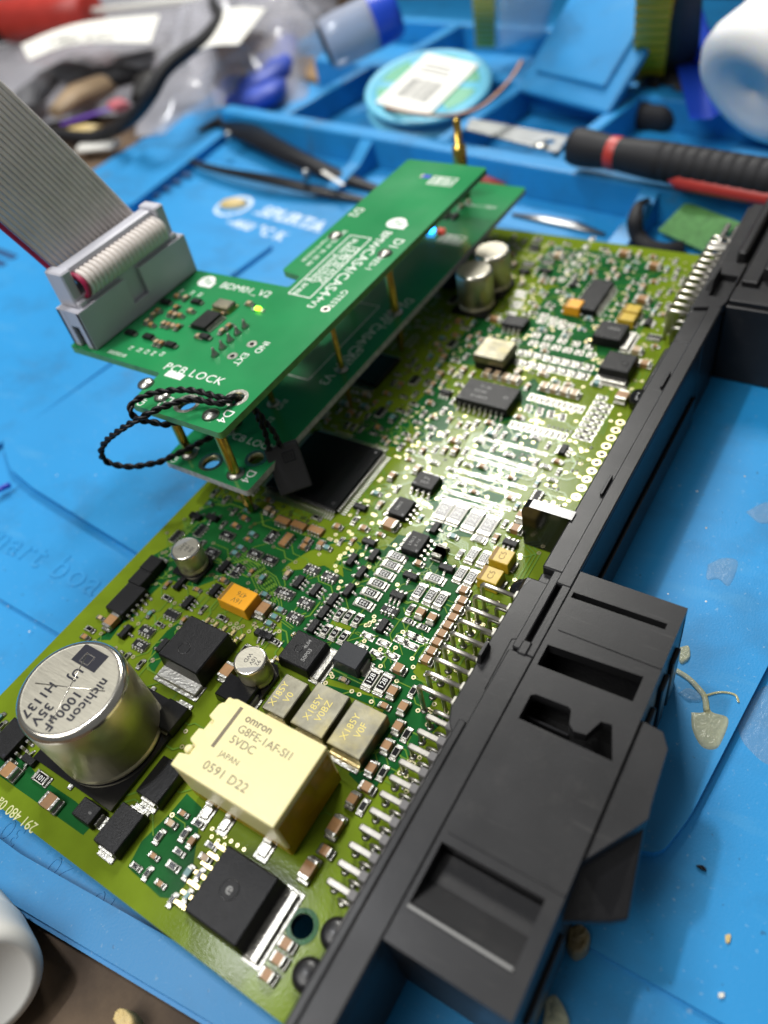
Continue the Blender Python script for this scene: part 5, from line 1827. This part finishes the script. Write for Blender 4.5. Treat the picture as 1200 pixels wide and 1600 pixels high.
GZ = -9.8
blob('glue_drip', [(113.75, 73.90, -9.8), (115.60, 74.97, -9.8), (115.57, 77.30, -9.8), (116.73, 75.54, -9.8), (119.52, 75.46, -9.8), (119.73, 70.95, -9.8), (119.06, 68.93, -9.8), (117.08, 68.55, -9.8), (114.90, 70.84, -9.8)], GZ, .28, 'glue',
     'yellowish hardened glue drip with a long strand beside the connector housing', 'glue', 3,
     [([(108.92, 80.76, -9.8), (111.27, 80.15, -9.8), (113.30, 79.00, -9.8), (114.91, 77.68, -9.8), (115.98, 75.16, -9.8)], .55), ([(114.74, 77.87, -9.8), (116.92, 79.80, -9.8), (119.23, 80.39, -9.8), (120.19, 79.21, -9.8)], .22)])
blob('glue_flake', [(110.71, 76.56, -9.8), (111.89, 78.15, -9.8), (114.29, 77.93, -9.8), (114.46, 76.61, -9.8), (112.28, 75.80, -9.8)], GZ, .5, 'glue_clear', 'thin clear glue flake touching the long glue strand', 'glue', 5)
blob('glue_bead', [(108.02, 85.76, -9.8), (109.36, 86.71, -9.8), (110.30, 84.42, -9.8), (109.50, 82.53, -9.8), (108.57, 83.28, -9.8)], GZ, .5, 'glue', 'round pale glue bead peeking out behind the socket block', 'glue', 6)
blob('glue_smear', [(106.91, 106.88, -9.8), (109.09, 109.66, -9.8), (111.87, 109.83, -9.8), (112.04, 103.42, -9.8), (109.69, 104.07, -9.8), (107.75, 103.18, -9.8)], GZ, .3, 'glue_clear', 'square glossy clear smear on the mat right of the rail', 'glue', 7)
blob('glue_smear', [(109.71, 123.57, -9.8), (113.04, 127.98, -9.8), (116.94, 124.72, -9.8), (113.36, 121.63, -9.8)], GZ, .3, 'glue_clear', 'glossy clear smear at the edge of the housing shadow', 'glue', 8)
blob('glue_smear', [(120.86, 76.48, -12), (121.61, 81.69, -12), (124.15, 86.50, -12), (127.97, 81.44, -12), (128.22, 71.79, -12), (123.33, 73.09, -12)], -12.0, .25, 'glue_clear', 'wide cloudy glue smear below the plateau edge at the picture right', 'glue', 9)
blob('glue_ball', [(108.43, 31.84, -12), (109.81, 33.42, -12), (111.70, 32.98, -12), (112.27, 30.55, -12), (110.98, 28.84, -12), (109.19, 29.78, -12)], -12.4, 3.0, 'resin', 'brownish resin ball under the latch wedge', 'resin', 10, None, .08)
blob('glue_strip', [(109.09, 22.11, -12), (110.51, 23.39, -12), (113.44, 21.03, -12), (110.67, 18.53, -12)], -12.4, .8, 'glue', 'yellow glue strip at the bottom beside the housing', 'glue', 11)
blob('black_crumb', [(122.02, 50.05, -12), (122.85, 50.50, -12), (123.67, 49.99, -12), (122.96, 49.81, -12)], -12.0, .6, 'black_gloss', 'tiny curved black crumb on the mat in front of the plateau', 'crumb', 12)
blob('pale_crumb', [(129.71, 34.78, -12.6), (130.39, 35.17, -12.6), (130.56, 34.55, -12.6), (129.96, 34.21, -12.6)], -12.0, .5, 'paper', 'tiny white crumb near the bottom right corner', 'crumb', 13)
blob('tan_crumb', [(128.50, 42.53, -12.6), (129.11, 42.97, -12.6), (129.33, 41.83, -12.6), (128.86, 41.57, -12.6)], -12.0, .4, 'putty', 'tiny tan crumb on the mat above the white crumb', 'crumb', 14)
sc = MB().tube([(-2.2, 0, .8), (2.2, 0, .8)], .8, 'chip_blue', 10)
o = sc.build('plastic_scrap', None, (*((-63.55, 58.74, -10.6))[:2], -10.6), 60)
o['label'], o['category'] = 'short violet blue plastic tube scrap at the left edge of the mat', 'scrap'
gr = random.Random(3)
dm = MB()
for k in range(230):
    x, y = gr.uniform(92, 160) if k % 2 else gr.uniform(-75, 5), gr.uniform(20, 150)
    if 90 < x < 116 and 13 < y < 60:
        continue
    zz = -9.8 if (-60 < x < 118 and 66 < y < 185) else (-10.6 if x < -84 else -12.0)
    if abs(x - 120) < 10 or abs(x + 80) < 10 or 40 < y < 66:
        continue
    r_ = gr.uniform(.07, .26)
    dm.dome(x, y, zz - .02, r_, r_ * gr.uniform(.5, 1.3), r_ * .5, gr.choice(('paper', 'paper', 'glue_clear', 'tool_black', 'putty')), 6, 2)
o = dm.build('grit', None, kind='stuff')
o['label'], o['category'] = 'pale dust specks and grit scattered over the blue mat', 'grit'

# ================================================================== white bottle cap at the front left
wq = (36.91, -20.11, -6)
wc = thing('white_cup', 'worn white plastic cup lying on the brown bench in front of the mat', 'cup', (wq[0], wq[1], -16))
xf = frame_xf((0, 0, 12.0), (.80, -.10, .42))
mb = MB().lathe([(8.2, -40), (8.6, -12), (8.6, -11.6), (8.9, -11.4), (8.9, -3), (8.8, -1.4), (8.2, -.4), (7.4, 0), (6.6, 0), (6.4, -.25), (0, -.25)], 'white_plastic', 48, xf=xf)
put('cup_shell', mb.mesh('cup_shell'), wc, (0, 0, 0))
pb = blob('wood_pebble', [(53.09, -13.28, -14), (52.70, -12.04, -14), (53.46, -11.20, -14), (54.85, -10.99, -14), (56.99, -11.69, -14), (56.76, -14.03, -14)], -16.2, 4.0, 'putty', 'small tan pebble on the bench at the bottom edge', 'pebble', 15, None, .04)

# ================================================================== tools and clutter in and behind the trays
# wick spool
sp_c = Vector((-61.55, 293.20, 6))
spool = thing('wick_spool', 'light blue solder wick spool with a white barcode label, leaning in the tray', 'spool', sp_c)
sx = Matrix.Rotation(R(11), 4, Vector((.84, .5, 0)).normalized())
RS = 26.0
mb = MB().lathe([(RS, -8), (RS + .4, -7.2), (RS, -6.4), (RS * .8, -6.2), (RS * .8, -1.6), (RS, -1.4), (RS + .5, -.6), (RS, .1), (RS - 2, .3), (RS - 2.4, -.1), (0, -.1)], 'spool_blue', 56, xf=sx)
put('spool_body', mb.mesh('spool_body'), spool)
mb = MB()
for a0 in (20, 80, 140, 200, 260, 320):
    pts = []
    for r0, rng_ in ((RS * .45, range(0, 9)), (RS * .82, range(8, -1, -1))):
        for i in rng_:
            a = R(a0 + 46 * i / 8)
            pts.append(sx @ Vector((r0 * math.cos(a), r0 * math.sin(a), .0)))
    mb.add(pts, [tuple(range(18))], 'spool_green')
put('spool_print', mb.mesh('spool_print'), spool)
lx_ = sx @ Matrix.Rotation(R(-6), 4, 'Z')
mb = MB().box(-13, 13, -19, 19, .35, .55, 'paper', rot=lx_)
put('label_sticker', mb.mesh('label_sticker'), spool)
mb = MB()
bx_ = -8.0
br = random.Random(5)
while bx_ < 8:
    w_ = br.choice((.25, .4, .7))
    mb.box(bx_, bx_ + w_, -12, 2, .56, .6, 'paper_print', rot=lx_)
    bx_ += w_ + br.choice((.3, .5, .8))
for i in range(3):
    mb.box(-9, 6 - i, 6 + i * 3, 7 + i * 3, .56, .6, 'paper_print', rot=lx_)
put('barcode', mb.mesh('barcode'), spool)
br_p = [Vector(p) - sp_c for p in ((-70.76, 274.00, 4), (-50.85, 265.25, 6), (-34.32, 261.20, 8), (-23.23, 263.26, 10), (-19.28, 271.21, 12), (-18.20, 282.63, 14), (-18.86, 292.53, 16))]
mb = MB().tube(smooth_path(br_p, 6), 1.1, 'copper_braid', 8, flat=.5)
put('braid_end', mb.mesh('braid_end'), spool)

# flat steel blade
c0 = [Vector(p) for p in ((-29.98, 265.97, 1), (-32.99, 275.46, 1), (10.82, 266.20, 1), (12.14, 252.99, 1))]
cc = sum(c0, Vector()) / 4
bl = thing('steel_scraper', 'flat dark steel scraper with a hole lying on the tray wall', 'scraper', cc)
q = (5.75, 261.16, 1)
hc = (q[0] - cc.x, q[1] - cc.y)
mb = MB().prism([(p.x - cc.x, p.y - cc.y) for p in c0], -.35, .35, 'steel', holes=[circle(*hc, 2.2, 14)])
put('blade_plate', mb.mesh('blade_plate'), bl)
mb = MB().lathe([(2.6, .35), (2.6, 1.0), (2.0, 1.4), (0, 1.4)], 'tin', 18)
put('rivet', mb.mesh('rivet'), bl, (hc[0] - 1, hc[1] - 4.5, 0))

# knife handle lying over the tray
h0, h1 = Vector((21.01, 244.22, 8)), Vector((94.44, 230.69, 8))
kn = thing('knife_handle', 'black ribbed tool handle with red ring and red grip, lying across the trays', 'tool handle', h0)
ln = (h1 - h0).length
xf = frame_xf((0, 0, 0), h1 - h0, (0, 0, 1))
prof, ms = [(5.5, 0), (7.4, .8), (7.9, 3), (7.6, 8), (6.6, 14)], ['rubber_black'] * 4
prof += [(6.6, 14.2), (6.8, 15), (6.8, 17), (6.6, 17.6)]
ms += ['rubber_black', 'tool_red', 'tool_red', 'tool_red']
prof += [(7.0, 22), (7.6, 30)]
ms += ['rubber_black', 'rubber_black']
z = 30
while z < ln - 4:
    prof += [(7.6, z + 2.6), (7.35, z + 2.9), (7.35, z + 3.3), (7.6, z + 3.7)]
    ms += ['rubber_black'] * 4
    z += 3.7
prof += [(7.2, ln)]
ms += ['rubber_black']
prof = [(r_ * .74, z_) for r_, z_ in prof]
mb = MB().lathe(prof, 'rubber_black', 28, xf=xf, mats=ms)
put('grip', mb.mesh('grip'), kn)
mb = MB()
side = (xf.to_3x3() @ Vector((-.8, .55, 0))).normalized()
for a, b_ in ((36, 84), (98, ln - 2)):
    mb.tube([xf @ Vector((-2.4, 3.2, a)), xf @ Vector((-2.8, 3.8, a + 4)), xf @ Vector((-2.8, 3.8, b_ - 4)), xf @ Vector((-2.4, 3.2, b_))], [1.2, 2.6, 2.6, 1.2], 'tool_red', 10)
put('red_inlay', mb.mesh('red_inlay'), kn)
q = Vector((78.64, 231.82, 4)) - h0
mb = MB().box(-6, 6, -1.5, 1.5, -1, 1, 'ink_white', bev=.4)
put('pale_clip', mb.mesh('pale_clip'), kn, q)

# tweezers
tz = thing('tweezers', 'black steel tweezers lying on the mat behind the adapter', 'tweezers', (-159.93, 259.97, -8))
t0 = Vector((-159.93, 259.97, -8))
ta = [Vector(p) - t0 for p in ((-172.49, 265.02, -8), (-162.73, 273.70, -6), (-139.58, 262.74, -5), (-105.27, 248.27, -6), (-74.29, 240.37, -9), (-47.59, 235.61, -11))]
tb = [Vector(p) - t0 for p in ((-176.33, 246.22, -10), (-137.04, 233.47, -8), (-100.31, 227.96, -7), (-74.88, 227.64, -9), (-50.28, 228.29, -11))]
for pts, rr_ in ((ta, [2.5, 5, 6, 4.8, 3.4, 1.6]), (tb, [1.0, 2.4, 3.4, 3.2, 1.4])):
    c_ = smooth_path(pts, 6)
    n = len(rr_)
    rad = []
    for j in range(len(c_)):
        t = j / (len(c_) - 1) * (n - 1)
        i = min(int(t), n - 2)
        rad.append(rr_[i] + (rr_[i + 1] - rr_[i]) * (t - i))
    mb = MB().tube(c_, rad, 'tool_black', 10, flat=.32)
    put('tweezer_arm', mb.mesh('tweezer_arm'), tz)
mb = MB()
for q in ((-141.34, 252.96, -3), (-81.77, 229.65, -4)):
    v = Vector(q) - t0
    mb.lathe([(1.4, -2), (1.4, 1.2), (.9, 1.7), (0, 1.8)], 'steel', 14, xf=Matrix.Translation(v))
put('rivet', mb.mesh('rivet'), tz)
mb = MB().box(-9, 9, -.8, .8, 0, .5, 'paper', bev=.2)
v = Vector((-69.60, 230.45, -5)) - t0
put('worn_marking', mb.mesh('worn_marking'), tz, v, -28)

# scrap board, hook and sliver in the front tray
g = [Vector(p) for p in ((61.33, 237.13, -3), (79.86, 228.24, -3), (72.34, 220.83, -9), (55.92, 229.09, -9))]
cc = sum(g, Vector()) / 4
gp = thing('board_scrap', 'small bright green blank board scrap leaning in the tray', 'board scrap', cc)
mb = MB()
e1, e2 = (g[1] - g[0]), (g[3] - g[0])
nz = e2.cross(e1).normalized()
if nz.z < 0:
    nz = -nz
loc = [p - cc for p in g]
mb.add([p for p in loc] + [p - nz * 1.5 for p in loc], [(3, 2, 1, 0), (4, 5, 6, 7), (0, 1, 5, 4), (1, 2, 6, 5), (2, 3, 7, 6), (3, 0, 4, 7)], 'adapter_edge')
put('scrap_plate', mb.mesh('scrap_plate'), gp)
M = frame_xf(Vector((70.69, 230.27, -5)) - cc, nz, e1)
mb = MB().lathe([(2.1, .05), (2.1, .12), (0, .12)], 'tin_gold', 20, xf=M)
put('gold_dot', mb.mesh('gold_dot'), gp)
hk = MB()
hp = [Vector(p) for p in ((50.45, 233.90, -2), (49.79, 227.52, -1), (50.61, 222.28, -3), (52.12, 221.11, -7), (56.11, 219.18, -9), (61.47, 219.73, -10), (65.96, 222.47, -10))]
hk.tube(smooth_path([p - hp[3] for p in hp], 6), [1.0 + 1.4 * min(1, j / 12) for j in range(37)], 'rubber_black', 10, flat=.6)
o = hk.build('rubber_hook', None, hp[3])
o['label'], o['category'] = 'worn black hook shaped strip beside the green board scrap', 'hook'
sl0 = Vector((7.70, 230.64, -11))
sl = MB().tube([Vector((4.75, 231.77, -11)) - sl0, Vector((16.94, 231.05, -11)) - sl0, Vector((28.92, 229.56, -11)) - sl0, Vector((39.95, 226.37, -11)) - sl0], [.8, 2.2, 2.4, .8], 'steel', 8, flat=.3)
o = sl.build('steel_sliver', None, sl0)
o['label'], o['category'] = 'dull steel sliver lying on the tray floor beyond the circuit board', 'sliver'
rd0 = Vector((-10.65, 245.86, -8))
rd = MB().tube([Vector((-20.13, 249.07, -8)) - rd0, Vector((-13.44, 248.86, -8)) - rd0, Vector((-4.32, 245.80, -9)) - rd0], [2.5, 3.2, 1.5], 'tool_red', 12, flat=.6)
o = rd.build('red_stub', None, rd0)
o['label'], o['category'] = 'red plastic stub half hidden behind the adapter boards', 'stub'

# translucent bottle with blue nozzle
b0 = Vector((67.28, 275.13, 14))
bt = thing('white_bottle', 'round translucent white bottle lying with its base towards the camera', 'bottle', b0)
xf = frame_xf((0, 0, 0), (.42, .78, .46))
RB = 22.5
mb = MB().lathe([(0, 2.0), (1.6, 1.9), (2.0, 1.2), (RB * .42, .8), (RB * .5, -.2), (RB * .72, -1.0), (RB * .9, .2), (RB * .985, 3.0), (RB, 7), (RB * .97, 11), (RB * .93, 16), (RB * .95, 22), (RB, 30), (RB, 80), (RB * .8, 95), (RB * .3, 102)],
                'bottle_white', 56, xf=xf, cap0=False)
put('bottle_shell', mb.mesh('bottle_shell'), bt)
nz0 = Vector((45.31, 292.96, 6))
nb = thing('blue_nozzle', 'blue plastic nozzle standing behind the tray beside the white bottle', 'nozzle', nz0)
mb = MB().add([Vector(p) - nz0 for p in ((29.08, 324.45, 6), (38.93, 326.95, 6), (53.15, 290.34, 0), (46.38, 288.34, 0))] + [Vector(p) - nz0 + Vector((3, 9, 0)) for p in ((29.08, 324.45, 6), (38.93, 326.95, 6), (53.15, 290.34, 0), (46.38, 288.34, 0))],
              [(3, 2, 1, 0), (4, 5, 6, 7), (0, 1, 5, 4), (1, 2, 6, 5), (2, 3, 7, 6), (3, 0, 4, 7)], 'cap_blue')
put('nozzle_body', mb.mesh('nozzle_body'), nb)
mb = MB().tube([Vector(p) - nz0 for p in ((32.91, 329.39, 20), (35.31, 326.91, 16), (39.13, 325.98, 10), (40.62, 325.14, 6))], [3.2, 3.4, 4.2, 4.5], 'cap_blue', 14)
put('nozzle_tip', mb.mesh('nozzle_tip'), nb)


# packets with yellow edges
def packet(lbl, quad, z0, film, edge_left, mt_in='bag_inner'):
    c_ = sum((Vector(p) for p in quad), Vector()) / 4
    t = thing('yellow_packet', lbl, 'packet', c_)
    q_ = [Vector(p) - c_ for p in quad]
    n1, n2 = 12, 8
    vs, fs = [], []
    for i in range(n1 + 1):
        for j in range(n2 + 1):
            u, v = i / n1, j / n2
            p = q_[0] * (1 - u) * (1 - v) + q_[1] * u * (1 - v) + q_[2] * u * v + q_[3] * (1 - u) * v
            p = p + Vector((0, -1, .3)) * 7 * math.sin(math.pi * u) * math.sin(math.pi * v)
            vs.append(p)
    for i in range(n1):
        for j in range(n2):
            a = i * (n2 + 1) + j
            fs.append((a, a + n2 + 1, a + n2 + 2, a + 1))
    k = len(vs)
    vs += [p + Vector((0, 4, 0)) for p in vs]
    fs += [tuple(k + x for x in f[::-1]) for f in fs]
    put('packet_film', MB().add(vs, fs, film, True).mesh('packet_film'), t)
    return t, q_


def strip(t, a, b_, w, n, mt):
    """a crimped edge strip"""
    d_ = b_ - a
    vs, fs = [], []
    for i in range(n + 1):
        p = a + d_ * i / n
        o_ = Vector((0, -.8 if i % 2 else .4, 0))
        vs += [p - w + o_, p + w + o_, p - w + o_ + Vector((0, 1.2, 0)), p + w + o_ + Vector((0, 1.2, 0))]
    for i in range(n):
        k = i * 4
        fs += [(k, k + 1, k + 5, k + 4), (k + 2, k + 6, k + 7, k + 3), (k, k + 4, k + 6, k + 2), (k + 1, k + 3, k + 7, k + 5)]
    put('crimped_edge', MB().add(vs, fs, mt).mesh('crimped_edge'), t)


t, q_ = packet('grey translucent packet with a yellow crimped edge behind the spool', ((-65.27, 362.79, -5), (-48.62, 379.86, -5), (-10.20, 305.11, 40), (-35.28, 307.39, 40)), 0, 'bag_film', True)
strip(t, q_[0] + Vector((-4, -3, 2)), q_[3] + Vector((-4, -3, 2)), Vector((5, 0, 0)), 26, 'yellow_film')
t, q_ = packet('dark packet with a yellow crimped edge behind the open tray lid', ((21.48, 332.29, -5), (33.86, 336.64, -5), (46.19, 281.52, 45), (37.30, 282.33, 45)), 0, 'case_dark', True)
strip(t, q_[0] + Vector((-3, -6, 2)), q_[3] + Vector((-3, -6, 2)), Vector((6, 0, 0)), 26, 'yellow_film')
# dark things that close the view at the back
cs = thing('dark_case', 'black tool case standing at the back behind the trays', 'case', (-60, 470, -16))
mb = MB().box(-260, 150, 0, 60, 0, 170, 'case_dark', bev=4, seg=2)
put('case_body', mb.mesh('case_body'), cs, (0, 0, 0), -8)
mb = MB().box(-120, -60, -6, 0, 60, 72, 'rubber_black', bev=2)
put('case_latch', mb.mesh('case_latch'), cs, (0, 0, 0), -8)
cb2 = thing('brown_carton', 'brown carton standing in shade behind the white bottle', 'carton', (110, 440, -16))
mb = MB().box(-40, 130, 0, 60, 0, 150, 'card_brown', bev=1.5)
put('carton_wall', mb.mesh('carton_wall'), cb2, (0, 0, 0), -6)
mb = MB().box(-40, 130, -.6, 0, 60, 62, 'case_dark')
put('carton_tape', mb.mesh('carton_tape'), cb2, (0, 0, 0), -6)
bx0 = Vector((1.38, 330.64, -10))
rg = MB()
rgp = [Vector(p) - bx0 for p in ((12.84, 310.07, -6), (20.52, 313.73, -8), (31.15, 311.50, -8), (38.86, 311.34, -8))]
rg.tube(smooth_path(rgp, 5), [5, 8, 9, 9, 10, 10, 10, 10, 10, 9, 9, 9, 8, 7, 6, 5], 'rubber_black', 12, flat=.8)
rg.tube(smooth_path([p + Vector((4, 14, 4)) for p in rgp], 5), [5, 8, 9, 9, 8, 7, 8, 9, 10, 9, 9, 9, 8, 7, 6, 5], 'case_dark', 12, flat=.8)
o = rg.build('black_pouch', None, bx0)
o['label'], o['category'] = 'crumpled black pouch between the tray lid and the blue nozzle', 'pouch'

# marker tube
m0, m1 = Vector((-118.69, 303.89, 16)), Vector((-95.79, 304.37, 22))
mk = thing('clear_marker', 'clear and blue tube with a dark open end at the back of the trays', 'tube', m0)
xf = frame_xf((0, 0, 0), m1 - m0 + Vector((0, 22, 0)), (0, 0, 1))
ml = (m1 - m0).length + 8
mb = MB().lathe([(6.5, 0), (9.5, .4), (10.5, 3), (10.8, ml * .3), (10.8, ml * .72), (10.8, ml * .74), (10.4, ml), (9, ml + 3), (0, ml + 4)], 'bag_film', 30, xf=xf,
                mats=['rubber_black', 'clear_tube', 'clear_tube', 'clear_tube', 'cap_blue', 'cap_blue', 'cap_blue', 'cap_blue'], cap0=False)
put('tube_shell', mb.mesh('tube_shell'), mk)
mb = MB().lathe([(6.8, .5), (7.6, -.6), (8.0, -.5), (8.0, 1)], 'rubber_black', 24, xf=xf, cap0=False, cap1=False)
mb.lathe([(6.9, 1.0), (6.9, 1.2)], 'black_gloss', 24, xf=xf)
mb.box(-6.2, 6.2, -1, 1, -.3, 1, 'rubber_black', rot=xf)
mb.box(-1, 1, -6.2, 6.2, -.28, .98, 'rubber_black', rot=xf)
put('tube_opening', mb.mesh('tube_opening'), mk)

# red and black probe
p0, p1 = Vector((-433.93, 332.30, 14)), Vector((-333.88, 359.42, 14))
pbx = thing('red_probe', 'red and black tool grip lying at the top left corner', 'tool grip', p0)
xf = frame_xf((0, 0, 0), p1 - p0, (0, 0, 1))
L_ = (p1 - p0).length
mb = MB().lathe([(11, 0), (11, L_ * .36), (12.3, L_ * .37), (12.6, L_ * .7), (13.4, L_ * .78), (13.4, L_ * .98), (11, L_), (0, L_)], 'tool_red', 30, xf=xf,
                mats=['rubber_black', 'rubber_black', 'tool_red', 'tool_red', 'tool_red', 'tool_red', 'tool_red'])
put('probe_grip', mb.mesh('probe_grip'), pbx)
mb = MB().lathe([(2, L_), (2, L_ + 150)], 'paper', 14, xf=xf)
put('probe_rod', mb.mesh('probe_rod'), pbx)


# plastic bags: closed crumpled pillows of film
def bag(name, label, corners, thick, seed, film='bag_film', amp=3.5):
    rr = random.Random(seed)
    c_ = sum((Vector(p) for p in corners), Vector()) / 4
    t = thing(name, label, 'plastic bag', c_)
    q_ = [Vector(p) - c_ for p in corners]
    ph = [(rr.uniform(0, 6.3), rr.uniform(1.5, 6.5), rr.uniform(1.5, 6.5)) for _ in range(9)]
    nu, nv = 42, 28
    vs, fs = [], []
    for side in (1, -1):
        for i in range(nu + 1):
            for j in range(nv + 1):
                u, v = i / nu, j / nv
                p = q_[0] * (1 - u) * (1 - v) + q_[1] * u * (1 - v) + q_[2] * u * v + q_[3] * (1 - u) * v
                e = (math.sin(math.pi * u) * math.sin(math.pi * v)) ** .45
                w_ = sum(abs(math.sin(a + b1 * u * 2 + c1 * v * 2)) for a, b1, c1 in ph) / len(ph) + .35 * abs(math.sin(ph[0][0] + 17 * u + 9 * math.sin(4 * v))) * abs(math.sin(13 * v + 3 * u))
                zz = side * thick * e * (.45 + .8 * w_) if side > 0 else -thick * .25 * e
                vs.append(p + Vector((amp * math.sin(9 * v + seed) * (1 - e), amp * math.sin(11 * u + seed) * (1 - e), zz)))
    m_ = (nu + 1) * (nv + 1)
    for s_ in range(2):
        for i in range(nu):
            for j in range(nv):
                a = s_ * m_ + i * (nv + 1) + j
                f = (a, a + nv + 1, a + nv + 2, a + 1)
                fs.append(f if s_ == 0 else f[::-1])
    o_ = put('bag_film', MB().add(vs, fs, film, True).mesh('bag_film'), t)
    return t, c_


def sheet(t, c_, corners, z, bend, mt, name, thick=.3):
    q_ = [Vector(p) - c_ for p in corners]
    vs, fs = [], []
    nu = 16
    for lay in (0, -thick):
        for i in range(nu + 1):
            u = i / nu
            for v in (0, 1):
                p = (q_[0] * (1 - u) + q_[1] * u) * (1 - v) + (q_[3] * (1 - u) + q_[2] * u) * v
                vs.append(p + Vector((0, 0, z + lay + bend * math.sin(math.pi * u) + bend * .3 * math.sin(5 * u))))
    k = 2 * (nu + 1)
    for i in range(nu):
        a = 2 * i
        fs += [(a, a + 2, a + 3, a + 1), (k + a + 1, k + a + 3, k + a + 2, k + a), (a, k + a, k + a + 2, a + 2), (a + 1, a + 3, k + a + 3, k + a + 1)]
    return put(name, MB().add(vs, fs, mt, False).mesh(name), t)


t, c_ = bag('parts_bag', 'crumpled clear bag of grey parts with a white label, top left', ((-309.00, 258.15, -12), (-201.15, 305.67, -12), (-308.83, 430.34, -12), (-536.42, 389.18, -12)), 15, 4)
sheet(t, c_, ((-295.94, 277.30, 14), (-233.45, 307.46, 14), (-266.99, 349.67, 14), (-328.01, 298.18, 14)), 2.0, 3.0, 'paper', 'paper_label')
lab = lettering('TSAT0D', 9.0, 'paper_print', t, Vector((-265.25, 292.93, 22)) - c_, 0, rot=(0, 0, R(190)), extr=.05)
for k, (px, mt_) in enumerate((((-304.15, 303.63, -2), 'bag_inner'), ((-267.34, 299.46, -2), 'rubber_black'), ((-256.69, 312.80, 0), 'bag_inner'), ((-269.22, 285.37, -4), 'ceramic_pale'), ((-232.21, 303.63, -3), 'case_dark'), ((-307.87, 281.18, -4), 'bag_inner'))):
    v = Vector(px) - c_
    mb = MB().tube([Vector((-22, -5, 0)), Vector((-6, 2, 2)), Vector((10, -2, 3)), Vector((24, 3, 0))], [5, 9, 8, 4], mt_, 10, flat=.6)
    put('packed_part', mb.mesh('packed_part'), t, v, k * 23)
t, c_ = bag('glove_bag', 'crumpled clear bag with blue rubber inside and a white label, beside the black cable', ((-216.38, 260.54, -12), (-145.98, 313.67, -12), (-222.30, 447.02, -12), (-321.55, 418.19, -12)), 27, 9)
sheet(t, c_, ((-173.78, 267.84, 12), (-166.77, 300.97, 12), (-189.41, 351.52, 12), (-205.96, 323.45, 12)), 6.0, 3.0, 'paper', 'paper_label')
for pts, rad in ((((-194.76, 316.96, -6), (-174.00, 307.91, -5), (-171.82, 324.31, -4), (-189.81, 361.87, -5)), [6, 11, 11, 6]), (((-194.84, 308.16, -8), (-178.11, 301.62, -7), (-159.79, 302.55, -6), (-170.69, 325.79, -6)), [5, 8, 9, 6]), (((-190.01, 332.88, -6), (-189.09, 343.42, -5), (-183.99, 348.24, -5), (-202.07, 379.08, -6)), [5, 8, 8, 5])):
    mb = MB().tube(smooth_path([Vector(p) - c_ for p in pts], 5), [rad[min(3, j // 5)] + (rad[min(3, j // 5 + 1)] - rad[min(3, j // 5)]) * (j % 5) / 5 for j in range(16)], 'glove_blue', 14, flat=.55)
    put('rubber_fold', mb.mesh('rubber_fold'), t)
t, c_ = bag('grey_bag', 'large flat grey bag lying behind the labelled bags', ((-411.80, 398.49, -14), (-220.86, 447.79, -14), (-272.95, 557.73, -14), (-704.58, 608.76, -14)), 12, 15)
put('grey_filling', MB().dome(0, 0, -2, 130, 60, 10, 'bag_inner', 32, 6).mesh('grey_filling'), t, (0, 0, 0))

# black cable across the bags
c0 = Vector((-166.65, 249.57, 24))
kb = MB().tube(smooth_path([Vector(p) - c0 for p in ((-289.81, 414.04, 14), (-219.81, 346.81, 18), (-197.47, 323.73, 20), (-178.94, 291.62, 22), (-172.95, 270.58, 23), (-169.54, 253.57, 22), (-171.75, 244.28, 16), (-188.99, 245.71, 6), (-219.10, 253.08, -6), (-236.82, 250.11, -9), (-279.70, 253.58, -10))], 6), 3.1, 'rubber_black', 12)
o = kb.build('black_cable', None, c0)
o['label'], o['category'] = 'thick black cable curving over the plastic bags', 'cable'
# odd scraps between the bag and the mat border
for nm, lbl, cat, pts, rad, mt_ in (
        ('purple_stick', 'thin purple stick under the cable between bag and mat', 'stick', ((-265.78, 258.74, -8), (-257.40, 272.00, -8), (-240.92, 281.24, -6)), 2.0, 'purple'),
        ('pink_scrap', 'pink scrap under the black cable', 'scrap', ((-249.11, 284.41, -6), (-238.70, 279.07, -6)), 5.0, 'pink'),
        ('cream_scrap', 'cream oval scrap under the black cable loop', 'scrap', ((-258.35, 256.83, -10), (-252.52, 261.63, -10), (-240.93, 261.02, -10)), 4.0, 'putty'),
        ('white_scrap', 'white paper scrap between the cable and the mat border', 'scrap', ((-237.51, 244.46, -12), (-227.99, 249.02, -12), (-218.48, 252.08, -12)), 5.0, 'paper')):
    a0 = Vector(pts[0])
    mb = MB().tube([Vector(p) - a0 for p in pts], rad, mt_, 10, flat=.35)
    o = mb.build(nm, None, a0)
    o['label'], o['category'] = lbl, cat
o = MB().box(-25, 18, -10, 10, 0, 6, 'card_brown', bev=.8).build('cardboard_piece', None, (*((-164.58, 350.35, -14))[:2], -16), -20)
o['label'], o['category'] = 'brown cardboard piece between the glove bag and the tray', 'cardboard'
